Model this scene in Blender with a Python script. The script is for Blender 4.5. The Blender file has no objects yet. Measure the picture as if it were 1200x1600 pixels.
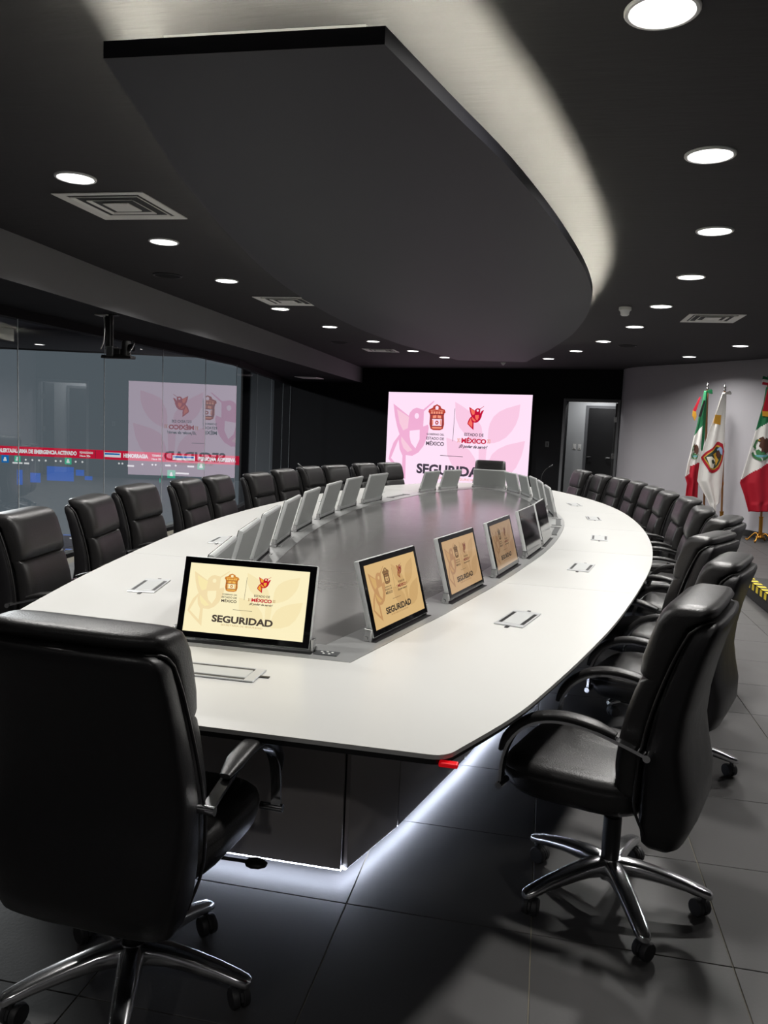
import bpy, bmesh, math, random
from mathutils import Vector, Matrix
random.seed(7)
C = bpy.context.scene.collection
sc = bpy.context.scene
PI = math.pi

# ------------------------------------------------------------------ camera
F, PITCH, ROLL, YAW, HC = 1251.285, 0.110901, 0.043779, 0.197158, 1.58065
cam = bpy.data.cameras.new('camera'); cam.sensor_fit = 'VERTICAL'; cam.sensor_height = 36.0
cam.lens = F / 1600 * 36; cam.clip_start = 0.02; cam.clip_end = 200
co = bpy.data.objects.new('camera', cam); C.objects.link(co)
fw = Vector((-math.sin(YAW) * math.cos(PITCH), math.cos(YAW) * math.cos(PITCH), -math.sin(PITCH)))
r0 = Vector((math.cos(YAW), math.sin(YAW), 0)); u0 = r0.cross(fw)
rr = r0 * math.cos(ROLL) + u0 * math.sin(ROLL); uu = -r0 * math.sin(ROLL) + u0 * math.cos(ROLL)
M = Matrix((rr, uu, -fw)).transposed().to_4x4(); M.translation = Vector((0, 0, HC))
co.matrix_world = M
sc.camera = co
# ------------------------------------------------------------------ world, exposure
w = bpy.data.worlds.new('world'); sc.world = w; w.use_nodes = True
w.node_tree.nodes['Background'].inputs[0].default_value = (0.02, 0.02, 0.024, 1)
w.node_tree.nodes['Background'].inputs[1].default_value = 0.3
sc.view_settings.view_transform = 'Standard'; sc.view_settings.look = 'None'
sc.view_settings.exposure = 0.0; sc.view_settings.gamma = 1.0
sc.view_settings.use_curve_mapping = False
try:
    sc.cycles.max_bounces = 8; sc.cycles.transparent_max_bounces = 16
    sc.cycles.sample_clamp_indirect = 6.0; sc.cycles.use_denoising = True
    sc.cycles.caustics_reflective = False; sc.cycles.caustics_refractive = False
except Exception:
    pass
DOWNLIGHT_W = 28.5
CEIL = 2.85

# ------------------------------------------------------------------ helpers
def lin(c):
    return tuple(((v / 255) / 12.92 if v / 255 <= 0.04045 else ((v / 255 + 0.055) / 1.055) ** 2.4) for v in c) + (1.0,)

MATS = {}
def mat(name, rgb, rough=0.5, metal=0.0, spec=0.5, emit=None, es=1.0, noise=None, bump=None, coat=0.0, aniso=None):
    if name in MATS: return MATS[name]
    m = bpy.data.materials.new(name); m.use_nodes = True
    nt = m.node_tree; b = nt.nodes['Principled BSDF']
    b.inputs['Base Color'].default_value = lin(rgb)
    b.inputs['Roughness'].default_value = rough; b.inputs['Metallic'].default_value = metal
    b.inputs['Specular IOR Level'].default_value = spec
    b.inputs['Coat Weight'].default_value = coat
    if emit:
        b.inputs['Emission Color'].default_value = lin(emit); b.inputs['Emission Strength'].default_value = es
    if noise or bump:
        tc = nt.nodes.new('ShaderNodeTexCoord')
        mp = nt.nodes.new('ShaderNodeMapping'); nt.links.new(tc.outputs['Object'], mp.inputs['Vector'])
        if aniso: mp.inputs['Scale'].default_value = aniso
    if noise:
        sc_, amt, ramt = noise
        n = nt.nodes.new('ShaderNodeTexNoise'); n.inputs['Scale'].default_value = sc_; n.inputs['Detail'].default_value = 5
        nt.links.new(mp.outputs['Vector'], n.inputs['Vector'])
        hsv = nt.nodes.new('ShaderNodeHueSaturation'); hsv.inputs['Color'].default_value = lin(rgb)
        mr = nt.nodes.new('ShaderNodeMapRange'); mr.inputs['To Min'].default_value = 1 - amt; mr.inputs['To Max'].default_value = 1 + amt
        nt.links.new(n.outputs['Fac'], mr.inputs['Value']); nt.links.new(mr.outputs['Result'], hsv.inputs['Value'])
        nt.links.new(hsv.outputs['Color'], b.inputs['Base Color'])
        m2 = nt.nodes.new('ShaderNodeMapRange'); m2.inputs['To Min'].default_value = max(0, rough - ramt); m2.inputs['To Max'].default_value = min(1, rough + ramt)
        nt.links.new(n.outputs['Fac'], m2.inputs['Value']); nt.links.new(m2.outputs['Result'], b.inputs['Roughness'])
    if bump:
        bs, st = bump
        n2 = nt.nodes.new('ShaderNodeTexNoise'); n2.inputs['Scale'].default_value = bs; n2.inputs['Detail'].default_value = 4
        nt.links.new(mp.outputs['Vector'], n2.inputs['Vector'])
        bp = nt.nodes.new('ShaderNodeBump'); bp.inputs['Strength'].default_value = st; bp.inputs['Distance'].default_value = 0.01
        nt.links.new(n2.outputs['Fac'], bp.inputs['Height']); nt.links.new(bp.outputs['Normal'], b.inputs['Normal'])
    MATS[name] = m
    return m

def glass_mat(name):
    m = bpy.data.materials.new(name); m.use_nodes = True; nt = m.node_tree
    for n in list(nt.nodes): nt.nodes.remove(n)
    out = nt.nodes.new('ShaderNodeOutputMaterial'); mx = nt.nodes.new('ShaderNodeMixShader')
    tr = nt.nodes.new('ShaderNodeBsdfTransparent'); gl = nt.nodes.new('ShaderNodeBsdfGlossy'); fr = nt.nodes.new('ShaderNodeFresnel')
    tr.inputs['Color'].default_value = (0.93, 0.95, 0.955, 1); gl.inputs['Roughness'].default_value = 0.0
    gl.inputs['Color'].default_value = (0.95, 0.96, 0.97, 1); fr.inputs['IOR'].default_value = 2.8
    ge = nt.nodes.new('ShaderNodeNewGeometry'); inv = nt.nodes.new('ShaderNodeMath'); inv.operation = 'SUBTRACT'; inv.inputs[0].default_value = 1.0
    mu = nt.nodes.new('ShaderNodeMath'); mu.operation = 'MULTIPLY'
    nt.links.new(ge.outputs['Backfacing'], inv.inputs[1]); nt.links.new(fr.outputs[0], mu.inputs[0]); nt.links.new(inv.outputs[0], mu.inputs[1])
    nt.links.new(mu.outputs[0], mx.inputs[0]); nt.links.new(tr.outputs[0], mx.inputs[1]); nt.links.new(gl.outputs[0], mx.inputs[2])
    nt.links.new(mx.outputs[0], out.inputs[0]); MATS[name] = m
    return m

def obj(name, bm, m=None, parent=None, smooth=False, mats=None, loc=None, auto=None):
    if isinstance(bm, bmesh.types.BMesh):
        bmesh.ops.recalc_face_normals(bm, faces=bm.faces) if not getattr(bm, 'keep', False) else None
        me = bpy.data.meshes.new(name); bm.to_mesh(me); bm.free()
    else:
        me = bm
    if mats:
        for x in mats: me.materials.append(x)
    elif m and not me.materials:
        me.materials.append(m)
    if smooth:
        for p in me.polygons: p.use_smooth = True
    if auto:
        try: me.set_sharp_from_angle(angle=math.radians(auto))
        except Exception: pass
    o = bpy.data.objects.new(name, me); C.objects.link(o)
    if parent: o.parent = parent
    if loc: o.location = loc
    return o

def empty(name, loc=(0, 0, 0), rz=0):
    o = bpy.data.objects.new(name, None); C.objects.link(o); o.location = loc; o.rotation_euler = (0, 0, rz)
    o.empty_display_size = 0.1
    return o

def tag(o, label, cat, group=None):
    o['label'] = label; o['category'] = cat
    if group: o['group'] = group
    return o

def struct(o):
    o['kind'] = 'structure'; return o

def copy_tree(o, parent=None):
    c = o.copy(); C.objects.link(c)
    if parent: c.parent = parent
    for ch in list(o.children): copy_tree(ch, c)
    return c

def box(bm, x0, x1, y0, y1, z0, z1, bev=0, seg=2, mtx=None, mi=0):
    g = bmesh.ops.create_cube(bm, size=1)
    vs = g['verts']
    for v in vs:
        v.co = Vector((x0 + (v.co.x + .5) * (x1 - x0), y0 + (v.co.y + .5) * (y1 - y0), z0 + (v.co.z + .5) * (z1 - z0)))
    fs = list({f for v in vs for f in v.link_faces})
    for f in fs: f.material_index = mi
    if bev:
        es = list({e for v in vs for e in v.link_edges})
        r = bmesh.ops.bevel(bm, geom=es, offset=bev, segments=seg, affect='EDGES', profile=0.5)
        vs = list({v for f in r['faces'] for v in f.verts} | {v for v in vs if v.is_valid})
    if mtx is not None:
        for v in vs:
            if v.is_valid: v.co = mtx @ v.co
    return vs

def cyl(bm, p0, p1, r0_, r1_=None, n=16, cap=True):
    r1_ = r0_ if r1_ is None else r1_
    p0 = Vector(p0); p1 = Vector(p1); d = (p1 - p0).normalized()
    a = d.orthogonal().normalized(); b = d.cross(a)
    A = [bm.verts.new(p0 + (a * math.cos(2 * PI * i / n) + b * math.sin(2 * PI * i / n)) * r0_) for i in range(n)]
    B = [bm.verts.new(p1 + (a * math.cos(2 * PI * i / n) + b * math.sin(2 * PI * i / n)) * r1_) for i in range(n)]
    for i in range(n): bm.faces.new((A[i], A[(i + 1) % n], B[(i + 1) % n], B[i]))
    if cap: bm.faces.new(A[::-1]); bm.faces.new(B)
    return A + B

def tube(bm, pts, r, n=8, cap=True):
    sweep(bm, pts, [(math.cos(2 * PI * i / n) * r, math.sin(2 * PI * i / n) * r) for i in range(n)], cap)

def sweep(bm, pts, sec, cap=True, up=None, scales=None):
    pts = [Vector(p) for p in pts]; rings = []
    prev = None
    for i, p in enumerate(pts):
        t = (pts[min(i + 1, len(pts) - 1)] - pts[max(i - 1, 0)]).normalized()
        if up is not None: a = Vector(up)
        else:
            a = prev if prev is not None else t.orthogonal()
        a = (a - t * a.dot(t)).normalized(); prev = a
        b = t.cross(a)
        s = scales[i] if scales else 1.0
        rings.append([bm.verts.new(p + (a * u + b * v) * s) for u, v in sec])
    n = len(sec)
    for k in range(len(rings) - 1):
        for i in range(n): bm.faces.new((rings[k][i], rings[k][(i + 1) % n], rings[k + 1][(i + 1) % n], rings[k + 1][i]))
    if cap: bm.faces.new(rings[0][::-1]); bm.faces.new(rings[-1])

def loft(bm, rings, cap=True):
    R = [[bm.verts.new(p) for p in r] for r in rings]; n = len(R[0])
    for k in range(len(R) - 1):
        for i in range(n): bm.faces.new((R[k][i], R[k][(i + 1) % n], R[k + 1][(i + 1) % n], R[k + 1][i]))
    if cap: bm.faces.new(R[0][::-1]); bm.faces.new(R[-1])

def prism(bm, poly, z0, z1, mi=0):
    A = [bm.verts.new((p[0], p[1], z0)) for p in poly]; B = [bm.verts.new((p[0], p[1], z1)) for p in poly]
    n = len(poly); fs = [bm.faces.new(A[::-1]), bm.faces.new(B)]
    for i in range(n): fs.append(bm.faces.new((A[i], A[(i + 1) % n], B[(i + 1) % n], B[i])))
    for f in fs: f.material_index = mi

def srect(w, d, n=20, e=4.0, cx_=0, cy_=0):
    r = []
    for i in range(n):
        a = 2 * PI * (i + .5) / n; c, s = math.cos(a), math.sin(a)
        r.append((cx_ + w * math.copysign(abs(c) ** (2 / e), c), cy_ + d * math.copysign(abs(s) ** (2 / e), s)))
    return r

def crom(P, n=8):
    P = [Vector(p) for p in P]; P = [2 * P[0] - P[1]] + P + [2 * P[-1] - P[-2]]; r = []
    for i in range(1, len(P) - 2):
        a, b, c, d = P[i - 1:i + 3]
        for k in range(n):
            t = k / n
            r.append(.5 * ((2 * b) + (c - a) * t + (2 * a - 5 * b + 4 * c - d) * t * t + (3 * b - a - 3 * c + d) * t ** 3))
    r.append(P[-2]); return r

# ------------------------------------------------------------------ materials
mat('ceiling_paint', (57, 56, 58), 0.85, spec=0.2, noise=(2.5, .12, .03), aniso=(1, 5, 1), bump=(6, .25))
mat('canopy_paint', (62, 61, 64), 0.75, spec=0.3, noise=(2, .04, .03))
mat('canopy_edge', (40, 40, 46), 0.6, spec=0.3)
mat('fascia_paint', (112, 112, 114), 0.8, spec=0.25, noise=(2, .05, .03))
mat('black_paint', (13, 13, 16), 0.8, spec=0.2, noise=(3, .1, .03))
mat('grey_wall', (176, 174, 179), 0.85, spec=0.2, noise=(1.5, .03, .03), bump=(60, .05))
mat('tile', (70, 69, 69), 0.5, spec=0.45, noise=(5, .12, .07), bump=(90, .04))
mat('grout', (112, 106, 92), 0.8, noise=(40, .15, .05))
mat('white_top', (198, 198, 195), 0.32, spec=0.4, noise=(2, .012, .03))
mat('black_edge', (10, 10, 11), 0.4)
mat('brushed_aluminium', (184, 185, 184), 0.3, metal=0.6, noise=(30, .03, .03), aniso=(1, 8, 1))
mat('inner_grey', (114, 113, 112), 0.17, spec=0.65, noise=(8, .05, .05), aniso=(1, 6, 1))
mat('base_laminate', (184, 178, 174), 0.42, noise=(2, .05, .05))
mat('leather', (29, 28, 28), 0.38, spec=0.55, noise=(25, .1, .05), bump=(220, .12))
mat('leather_shell', (18, 17, 19), 0.4, spec=0.5, noise=(25, .1, .05), bump=(260, .08))
mat('chrome', (225, 226, 228), 0.09, metal=1.0)
mat('polished_alu', (226, 227, 229), 0.2, metal=1.0)
mat('black_plastic', (18, 18, 19), 0.45, noise=(40, .1, .05))
mat('caster_grey', (44, 44, 46), 0.5)
mat('silver_housing', (214, 216, 215), 0.38, metal=0.35, noise=(30, .03, .04))
mat('housing_back', (166, 169, 167), 0.42, metal=0.35, noise=(30, .03, .04))
mat('bezel_glass', (6, 6, 8), 0.06, spec=0.5)
mat('dark_grey_plastic', (62, 64, 65), 0.45)
mat('white_plastic', (222, 222, 218), 0.45)
mat('lid_silver', (192, 194, 195), 0.35, metal=0.25, noise=(60, .03, .05))
mat('lid_white', (186, 188, 187), 0.35, noise=(60, .02, .05))
mat('red_glow_plastic', (215, 12, 22), 0.35, emit=(230, 10, 25), es=0.35)  # a glow is put into the guard's red, it is no lamp
mat('vent_white', (246, 245, 241), 0.6)
mat('vent_dark', (40, 40, 42), 0.7)
mat('diffuser', (255, 255, 255), 0.4, emit=(255, 252, 248), es=9.0)
mat('ring_white', (225, 225, 225), 0.4)
mat('cove_led', (255, 255, 255), 0.4, emit=(252, 249, 226), es=330.0)
mat('plinth_led', (255, 255, 255), 0.4, emit=(222, 232, 255), es=25.0)
mat('door_frame', (96, 97, 100), 0.5)
mat('door_leaf', (22, 22, 24), 0.5, noise=(4, .1, .05))
mat('corridor', (176, 178, 180), 0.85)
mat('steel', (190, 190, 190), 0.25, metal=1.0)
mat('brass', (168, 120, 52), 0.28, metal=1.0)
mat('wood_pole', (120, 82, 44), 0.35, noise=(6, .2, .05), aniso=(8, 8, 1))
mat('gold_fringe', (205, 150, 40), 0.6, bump=(120, .5))
mat('flag_white', (232, 230, 226), 0.75, bump=(300, .08))
mat('flag_green', (10, 104, 62), 0.7, bump=(300, .08))
mat('flag_red', (176, 8, 38), 0.7, bump=(300, .08))
mat('tape_yellow', (225, 200, 40), 0.5)
mat('rubber_black', (20, 20, 21), 0.6)
mat('joint', (190, 196, 198), 0.4)
glass_mat('partition_glass')

# ------------------------------------------------------------------ room shell
o = None
bm = bmesh.new(); box(bm, -4.95, 6.2, -3.2, 19.6, -0.12, -0.004)
floor = struct(obj('floor', bm, MATS['grout']))
bm = bmesh.new(); box(bm, -4.4, 6.4, -3.2, 21.0, CEIL, CEIL + 0.1)
ceiling = struct(obj('ceiling', bm, MATS['ceiling_paint']))

# floor tiles, 0.6 m grid fitted to the photograph
GX, GY, TS = -0.551983, 2.42159, 0.6
def tile_mesh(x0, x1):
    bm = bmesh.new(); g = 0.0018
    a = [bm.verts.new((sx * (TS / 2 - g), sy * (TS / 2 - g), -0.004)) for sx, sy in ((-1, -1), (1, -1), (1, 1), (-1, 1))]
    b = [bm.verts.new((sx * (TS / 2 - g), sy * (TS / 2 - g), -0.001)) for sx, sy in ((-1, -1), (1, -1), (1, 1), (-1, 1))]
    t = [bm.verts.new((sx * (TS / 2 - g - .0012), sy * (TS / 2 - g - .0012), 0)) for sx, sy in ((-1, -1), (1, -1), (1, 1), (-1, 1))]
    bm.faces.new(t)
    for i in range(4):
        j = (i + 1) % 4
        bm.faces.new((a[i], a[j], b[j], b[i])); bm.faces.new((b[i], b[j], t[j], t[i]))
    me = bpy.data.meshes.new('tile'); bm.to_mesh(me); bm.free(); me.materials.append(MATS['tile']); return me
tme = tile_mesh(0, 0)
far = bmesh.new()
# tiles that show in the picture are single objects, hidden or far ones are joined
for i in range(-7, 11):
    for j in range(-9, 29):
        cxt = GX + (i + .5) * TS; cyt = GY + (j + .5) * TS
        if not (-4.9 < cxt < 6.1 and -3.1 < cyt < 19.4): continue
        v = Vector((cxt, cyt, -HC)); zf = v.dot(fw)
        vis = False
        if zf > 0.3:
            px = 600 + F * v.dot(rr) / zf; py = 800 - F * v.dot(uu) / zf
            vis = -250 < px < 1450 and 690 < py < 1950 and cyt < 13
        if vis:
            t = bpy.data.objects.new('tile', tme); C.objects.link(t); t.parent = floor; t.location = (cxt, cyt, 0)
        else:
            g = .0018; s = TS / 2 - g
            f = [far.verts.new((cxt + sx * s, cyt + sy * s, 0)) for sx, sy in ((-1, -1), (1, -1), (1, 1), (-1, 1))]
            far.faces.new(f)
ft = obj('far_tiles', far, MATS['tile'], floor); ft['kind'] = 'stuff'

# back wall (black), slightly turned, holding the big screen and the doorway
def bw(x, off=0.0): return 18.57 - 0.322 * (x + 3.69) - off
DX0, DX1, DTOP = 0.33, 1.34, 2.19
bm = bmesh.new()
for x0, x1, z0, z1 in ((-6.9, DX0, 0, CEIL), (DX0, DX1, DTOP, CEIL), (DX1, 1.62, 0, CEIL)):
    prism(bm, [(x0, bw(x0)), (x1, bw(x1)), (x1 + .05, bw(x1) + .15), (x0 + .05, bw(x0) + .15)], z0, z1)
struct(obj('wall_back', bm, MATS['black_paint']))
# grey curved wall on the right
RW = [(1.40, 16.93), (1.43, 16.62), (1.62, 16.1), (2.11, 15.45), (2.555, 14.9), (2.96, 14.3), (3.36, 13.68), (4.2, 12.1), (5.0, 10.0), (5.6, 7.5), (5.9, 4.5), (6.0, 1.0), (6.0, -3.1)]
rw = [(p.x, p.y) for p in crom([(a, b, 0) for a, b in RW], 8)]
def ribbon(pts, th, z0, z1, bm):
    # thickness to the right of travel direction reversed (outside of the room)
    back = []
    for i, p in enumerate(pts):
        a = Vector(pts[max(i - 1, 0)]); b = Vector(pts[min(i + 1, len(pts) - 1)]); t = (b - a).normalized()
        back.append((p[0] - t.y * th, p[1] + t.x * th))
    n = len(pts)
    A = [[bm.verts.new((p[0], p[1], z)) for p in pts] for z in (z0, z1)]
    B = [[bm.verts.new((p[0], p[1], z)) for p in back] for z in (z0, z1)]
    for i in range(n - 1):
        bm.faces.new((A[0][i], A[0][i + 1], A[1][i + 1], A[1][i])); bm.faces.new((B[0][i + 1], B[0][i], B[1][i], B[1][i + 1]))
        bm.faces.new((A[1][i], A[1][i + 1], B[1][i + 1], B[1][i])); bm.faces.new((A[0][i + 1], A[0][i], B[0][i], B[0][i + 1]))
    for k in (0, n - 1): bm.faces.new((A[0][k], A[1][k], B[1][k], B[0][k]))
bm = bmesh.new(); ribbon(rw, 0.12, 0, CEIL, bm); struct(obj('wall_right', bm, MATS['grey_wall'], smooth=True, auto=40))
bm = bmesh.new(); ribbon(rw[10:], -0.012, 0, 0.11, bm); struct(obj('baseboard_right', bm, MATS['rubber_black'], smooth=True, auto=40))
bm = bmesh.new(); box(bm, -5.0, 6.1, -3.25, -3.1, 0, CEIL); struct(obj('wall_front', bm, MATS['grey_wall']))

# left side: glass partition line, header, soffit with its fascia
GL = [(-5.0, -3.1), (-5.0, 0.6), (-5.0, 2.2), (-5.01, 3.8), (-5.02, 5.35), (-5.03, 6.93), (-5.05, 8.5), (-5.05, 9.93), (-5.055, 11.3), (-5.09, 12.6), (-5.52, 14.72), (-5.81, 16.34), (-6.2, 18.24), (-6.4, 19.4)]
ZG = 2.41
FA = [(-3.86, -3.1), (-3.90, 2.0), (-3.95, 5.2), (-4.06, 7.3), (-4.14, 11.0), (-4.22, 13.6), (-4.42, 18.8)]
fa = [(p.x, p.y) for p in crom([(a, b, 0) for a, b in FA], 5)]
bm = bmesh.new()
n = len(fa)
glr = GL[::-1]
def zq(p, z): return bm.verts.new((p[0], p[1], z))
A0 = [zq(p, 2.5) for p in fa]; A1 = [zq(p, CEIL + .02) for p in fa]
for i in range(n - 1): bm.faces.new((A0[i + 1], A0[i], A1[i], A1[i + 1]))
struct(obj('trim_fascia', bm, MATS['fascia_paint']))
bm = bmesh.new()
prism(bm, [(x - .004, y) for x, y in fa] + [(x - .06, y) for x, y in glr], 2.5, CEIL + .05)
struct(obj('trim_soffit', bm, MATS['black_paint']))
bm = bmesh.new()
prism(bm, [(x + .05, y) for x, y in GL] + [(x - .07, y) for x, y in glr], ZG, 2.502)
struct(obj('trim_header', bm, MATS['black_paint']))
# glass panes
gw = struct(empty('window_1', (-5.05, 6.9, 0)))
for i in range(len(GL) - 1):
    a = Vector((*GL[i], 0)) - gw.location; b = Vector((*GL[i + 1], 0)) - gw.location
    t = (b - a).normalized(); nn = Vector((t.y, -t.x, 0))
    a2, b2 = a + t * .006, b - t * .006
    bm = bmesh.new(); prism(bm, [a2 + nn * .006, b2 + nn * .006, b2 - nn * .006, a2 - nn * .006], 0.02, ZG + .02)
    obj('pane', bm, MATS['partition_glass'], gw)
    bm = bmesh.new(); prism(bm, [b + nn * .003 - t * .0045, b + nn * .003 + t * .0045, b - nn * .003 + t * .0045, b - nn * .003 - t * .0045], 0.02, ZG)
    obj('joint', bm, MATS['joint'], gw)
bm = bmesh.new(); prism(bm, [(x + .05, y) for x, y in GL] + [(x - .07, y) for x, y in glr], -.1, 0.03)
struct(obj('baseboard_left', bm, MATS['black_paint']))

# corridor behind the doorway
CN = Vector((.322, 1, 0)).normalized(); CT = Vector((1, -.322, 0)).normalized()
dorg = Vector((DX0, bw(DX0), 0))
def cpt(a, d): p = dorg + CT * a + CN * d; return (p.x, p.y)
DW = (DX1 - DX0) / CT.x
bm = bmesh.new()
prism(bm, [cpt(-1.2, 1.35), cpt(2.0, 1.35), cpt(2.0, 1.45), cpt(-1.2, 1.45)], 0, 2.6)
prism(bm, [cpt(-1.3, .16), cpt(-1.2, .16), cpt(-1.2, 1.45), cpt(-1.3, 1.45)], 0, 2.6)
prism(bm, [cpt(2.0, .16), cpt(2.1, .16), cpt(2.1, 1.45), cpt(2.0, 1.45)], 0, 2.6)
struct(obj('wall_corridor', bm, MATS['corridor']))
bm = bmesh.new(); prism(bm, [cpt(-1.3, .155), cpt(2.1, .155), cpt(2.1, 1.45), cpt(-1.3, 1.45)], 2.6, 2.65)
struct(obj('ceiling_corridor', bm, MATS['corridor']))
bm = bmesh.new(); prism(bm, [cpt(-1.3, -.0), cpt(2.1, -.0), cpt(2.1, 1.45), cpt(-1.3, 1.45)], -.05, 0.001)
struct(obj('floor_corridor', bm, MATS['tile']))
la = bpy.data.lights.new('corridor_lamp', 'AREA'); la.shape = 'DISK'; la.size = .25; la.energy = 16
lo = bpy.data.objects.new('corridor_lamp', la); C.objects.link(lo); p = dorg + CT * .35 + CN * .75; lo.location = (p.x, p.y, 2.58)
# doorway frame
d1 = struct(empty('door_1', dorg, math.atan2(CT.y, CT.x)))
bm = bmesh.new()
for x0, x1, z0, z1 in ((-.06, .0, 0, DTOP + .06), (DW, DW + .055, 0, DTOP + .06), (0, DW, DTOP, DTOP + .06)):
    box(bm, x0, x1, -.02, .17, z0, z1, .006, 1)
obj('frame', bm, MATS['door_frame'], d1)
lf = obj('leaf', (lambda b: (box(b, DW - .085, DW - .04, .18, 1.0, 0.01, DTOP - .01), b)[1])(bmesh.new()), MATS['door_leaf'], d1)
for z in (.35, 1.1, 1.85):
    bm = bmesh.new(); box(bm, DW - .10, DW - .02, .165, .18, z - .055, z + .055, .003, 1); obj('hinge', bm, MATS['steel'], d1)
# inner door across the corridor
d2 = struct(empty('door_2', dorg + CN * 1.35, math.atan2(CT.y, CT.x)))
bm = bmesh.new()
for x0, x1, z0, z1 in ((.06, .12, 0, 2.16), (.70, .76, 0, 2.16), (.12, .70, 2.10, 2.16)): box(bm, x0, x1, -.03, .01, z0, z1)
obj('frame', bm, MATS['door_frame'], d2)
bm = bmesh.new(); box(bm, .12, .70, -.02, .0, 0.005, 2.10); lf = obj('leaf', bm, MATS['door_leaf'], d2)
for x in (.16, .58):
    bm = bmesh.new(); cyl(bm, (x, -.02, 1.02), (x, -.07, 1.02), .018); box(bm, x - .01, x + .09, -.075, -.055, 1.01, 1.03, .004, 1)
    obj('handle', bm, MATS['steel'], lf)
for k, x in enumerate((-.20, -.08)):
    s = tag(empty('light_switch', dorg + CN * 1.35 + CT * x + Vector((0, 0, 1.17)), math.atan2(CT.y, CT.x)),
            ('left' if k == 0 else 'right') + ' white wall switch plate beside the inner black door', 'light switch', 'corridor switches')
    bm = bmesh.new(); box(bm, 0, .075, -.008, 0, 0, .12, .003, 1); obj('plate', bm, MATS['white_plastic'], s)
    bm = bmesh.new(); box(bm, .022, .053, -.014, -.007, .03, .09, .002, 1); obj('rocker', bm, MATS['ring_white'], s)
s = tag(empty('wall_plate', (-0.01, bw(-.01), 1.22), math.atan2(CT.y, CT.x)), 'small dark wall plate on the black wall left of the doorway', 'wall plate')
bm = bmesh.new(); box(bm, -.04, .04, -.01, 0, 0, .12, .003, 1); obj('plate', bm, MATS['dark_grey_plastic'], s)
bm = bmesh.new(); box(bm, -.015, .015, -.014, -.008, .03, .09, .002, 1); obj('rocker', bm, MATS['black_plastic'], s)

# ------------------------------------------------------------------ control room beyond the glass
mat('control_wall', (120, 124, 130), 0.8, noise=(.3, .08, .03)); mat('control_floor', (40, 42, 48), 0.6)
mat('control_ceiling', (62, 58, 66), 0.8)
vf = Vector((-math.sin(YAW), math.cos(YAW), 0)); vr = Vector((math.cos(YAW), math.sin(YAW), 0))
vo = vf * 24.0
def vp(a, d): p = vf * d + vr * a; return (p.x, p.y)
bm = bmesh.new(); prism(bm, [vp(-22, 24.4), vp(6, 24.4), vp(6, 24.6), vp(-22, 24.6)], -3.2, 4.2); struct(obj('wall_far', bm, MATS['control_wall']))
bm = bmesh.new(); prism(bm, [(-22, -3), (-5.2, -3), (-6.6, 19.3), (-6.6, 32), (-22, 32)], -3.3, -3.2); struct(obj('floor_lower', bm, MATS['control_floor']))
bm = bmesh.new(); prism(bm, [(-22, -3), (-5.08, -3), (-5.13, 12.6), (-6.48, 19.4), (-6.6, 32), (-22, 32)], 3.9, 4.0); struct(obj('ceiling_lower', bm, MATS['control_ceiling']))
bm = bmesh.new(); prism(bm, [(-22.2, -3), (-22, -3), (-22, 32), (-22.2, 32)], -3.2, 4.0); struct(obj('wall_far_left', bm, MATS['control_wall']))
# ------------------------------------------------------------------ text meshes
def text_geo(s, w_, x0, yb, cap, shear=0.0, off=0.0):
    cu = bpy.data.curves.new('t', 'FONT'); cu.body = s; cu.size = 1; cu.offset = off; cu.shear = shear; cu.resolution_u = 3
    ob = bpy.data.objects.new('t', cu); C.objects.link(ob)
    dg = bpy.context.evaluated_depsgraph_get(); me = ob.evaluated_get(dg).to_mesh()
    vs = [v.co.copy() for v in me.vertices]; fs = [list(p.vertices) for p in me.polygons]
    ob.evaluated_get(dg).to_mesh_clear(); bpy.data.objects.remove(ob); bpy.data.curves.remove(cu)
    mnx = min(v.x for v in vs); mxx = max(v.x for v in vs)
    k = w_ / (mxx - mnx); kz = cap / 0.72
    return [(x0 + (v.x - mnx) * k, yb + v.y * kz) for v in vs], fs

class Sheet:
    """flat printed graphics built of thin layers in the XZ plane, facing -Y"""
    def __init__(s, step): s.v = []; s.f = []; s.m = []; s.step = step
    def poly(s, pts, mi, layer):
        i = len(s.v); s.v += [(p[0], -s.step * layer, p[1]) for p in pts]; s.f.append(list(range(i, i + len(pts)))); s.m.append(mi)
    def rect(s, x0, z0, x1, z1, mi, layer): s.poly([(x0, z0), (x1, z0), (x1, z1), (x0, z1)], mi, layer)
    def ell(s, cx_, cz_, a, b, mi, layer, n=18): s.poly([(cx_ + a * math.cos(2 * PI * k / n), cz_ + b * math.sin(2 * PI * k / n)) for k in range(n)], mi, layer)
    def text(s, t, x0, x1, zb, cap, mi, layer, shear=0, off=0.0):
        vs, fs = text_geo(t, x1 - x0, x0, zb, cap, shear, off); i = len(s.v)
        s.v += [(p[0], -s.step * layer, p[1]) for p in vs]
        for f in fs: s.f.append([i + k for k in f]); s.m.append(mi)
    def mesh(s, name, mats):
        me = bpy.data.meshes.new(name); me.from_pydata(s.v, [], s.f)
        for x in mats: me.materials.append(x)
        for p, k in zip(me.polygons, s.m):
            p.material_index = k
        me.update()
        for p in me.polygons:
            pass
        bm = bmesh.new(); bm.from_mesh(me)
        for f in bm.faces:
            if f.normal.y > 0: f.normal_flip()
        bm.to_mesh(me); bm.free()
        return me

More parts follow.
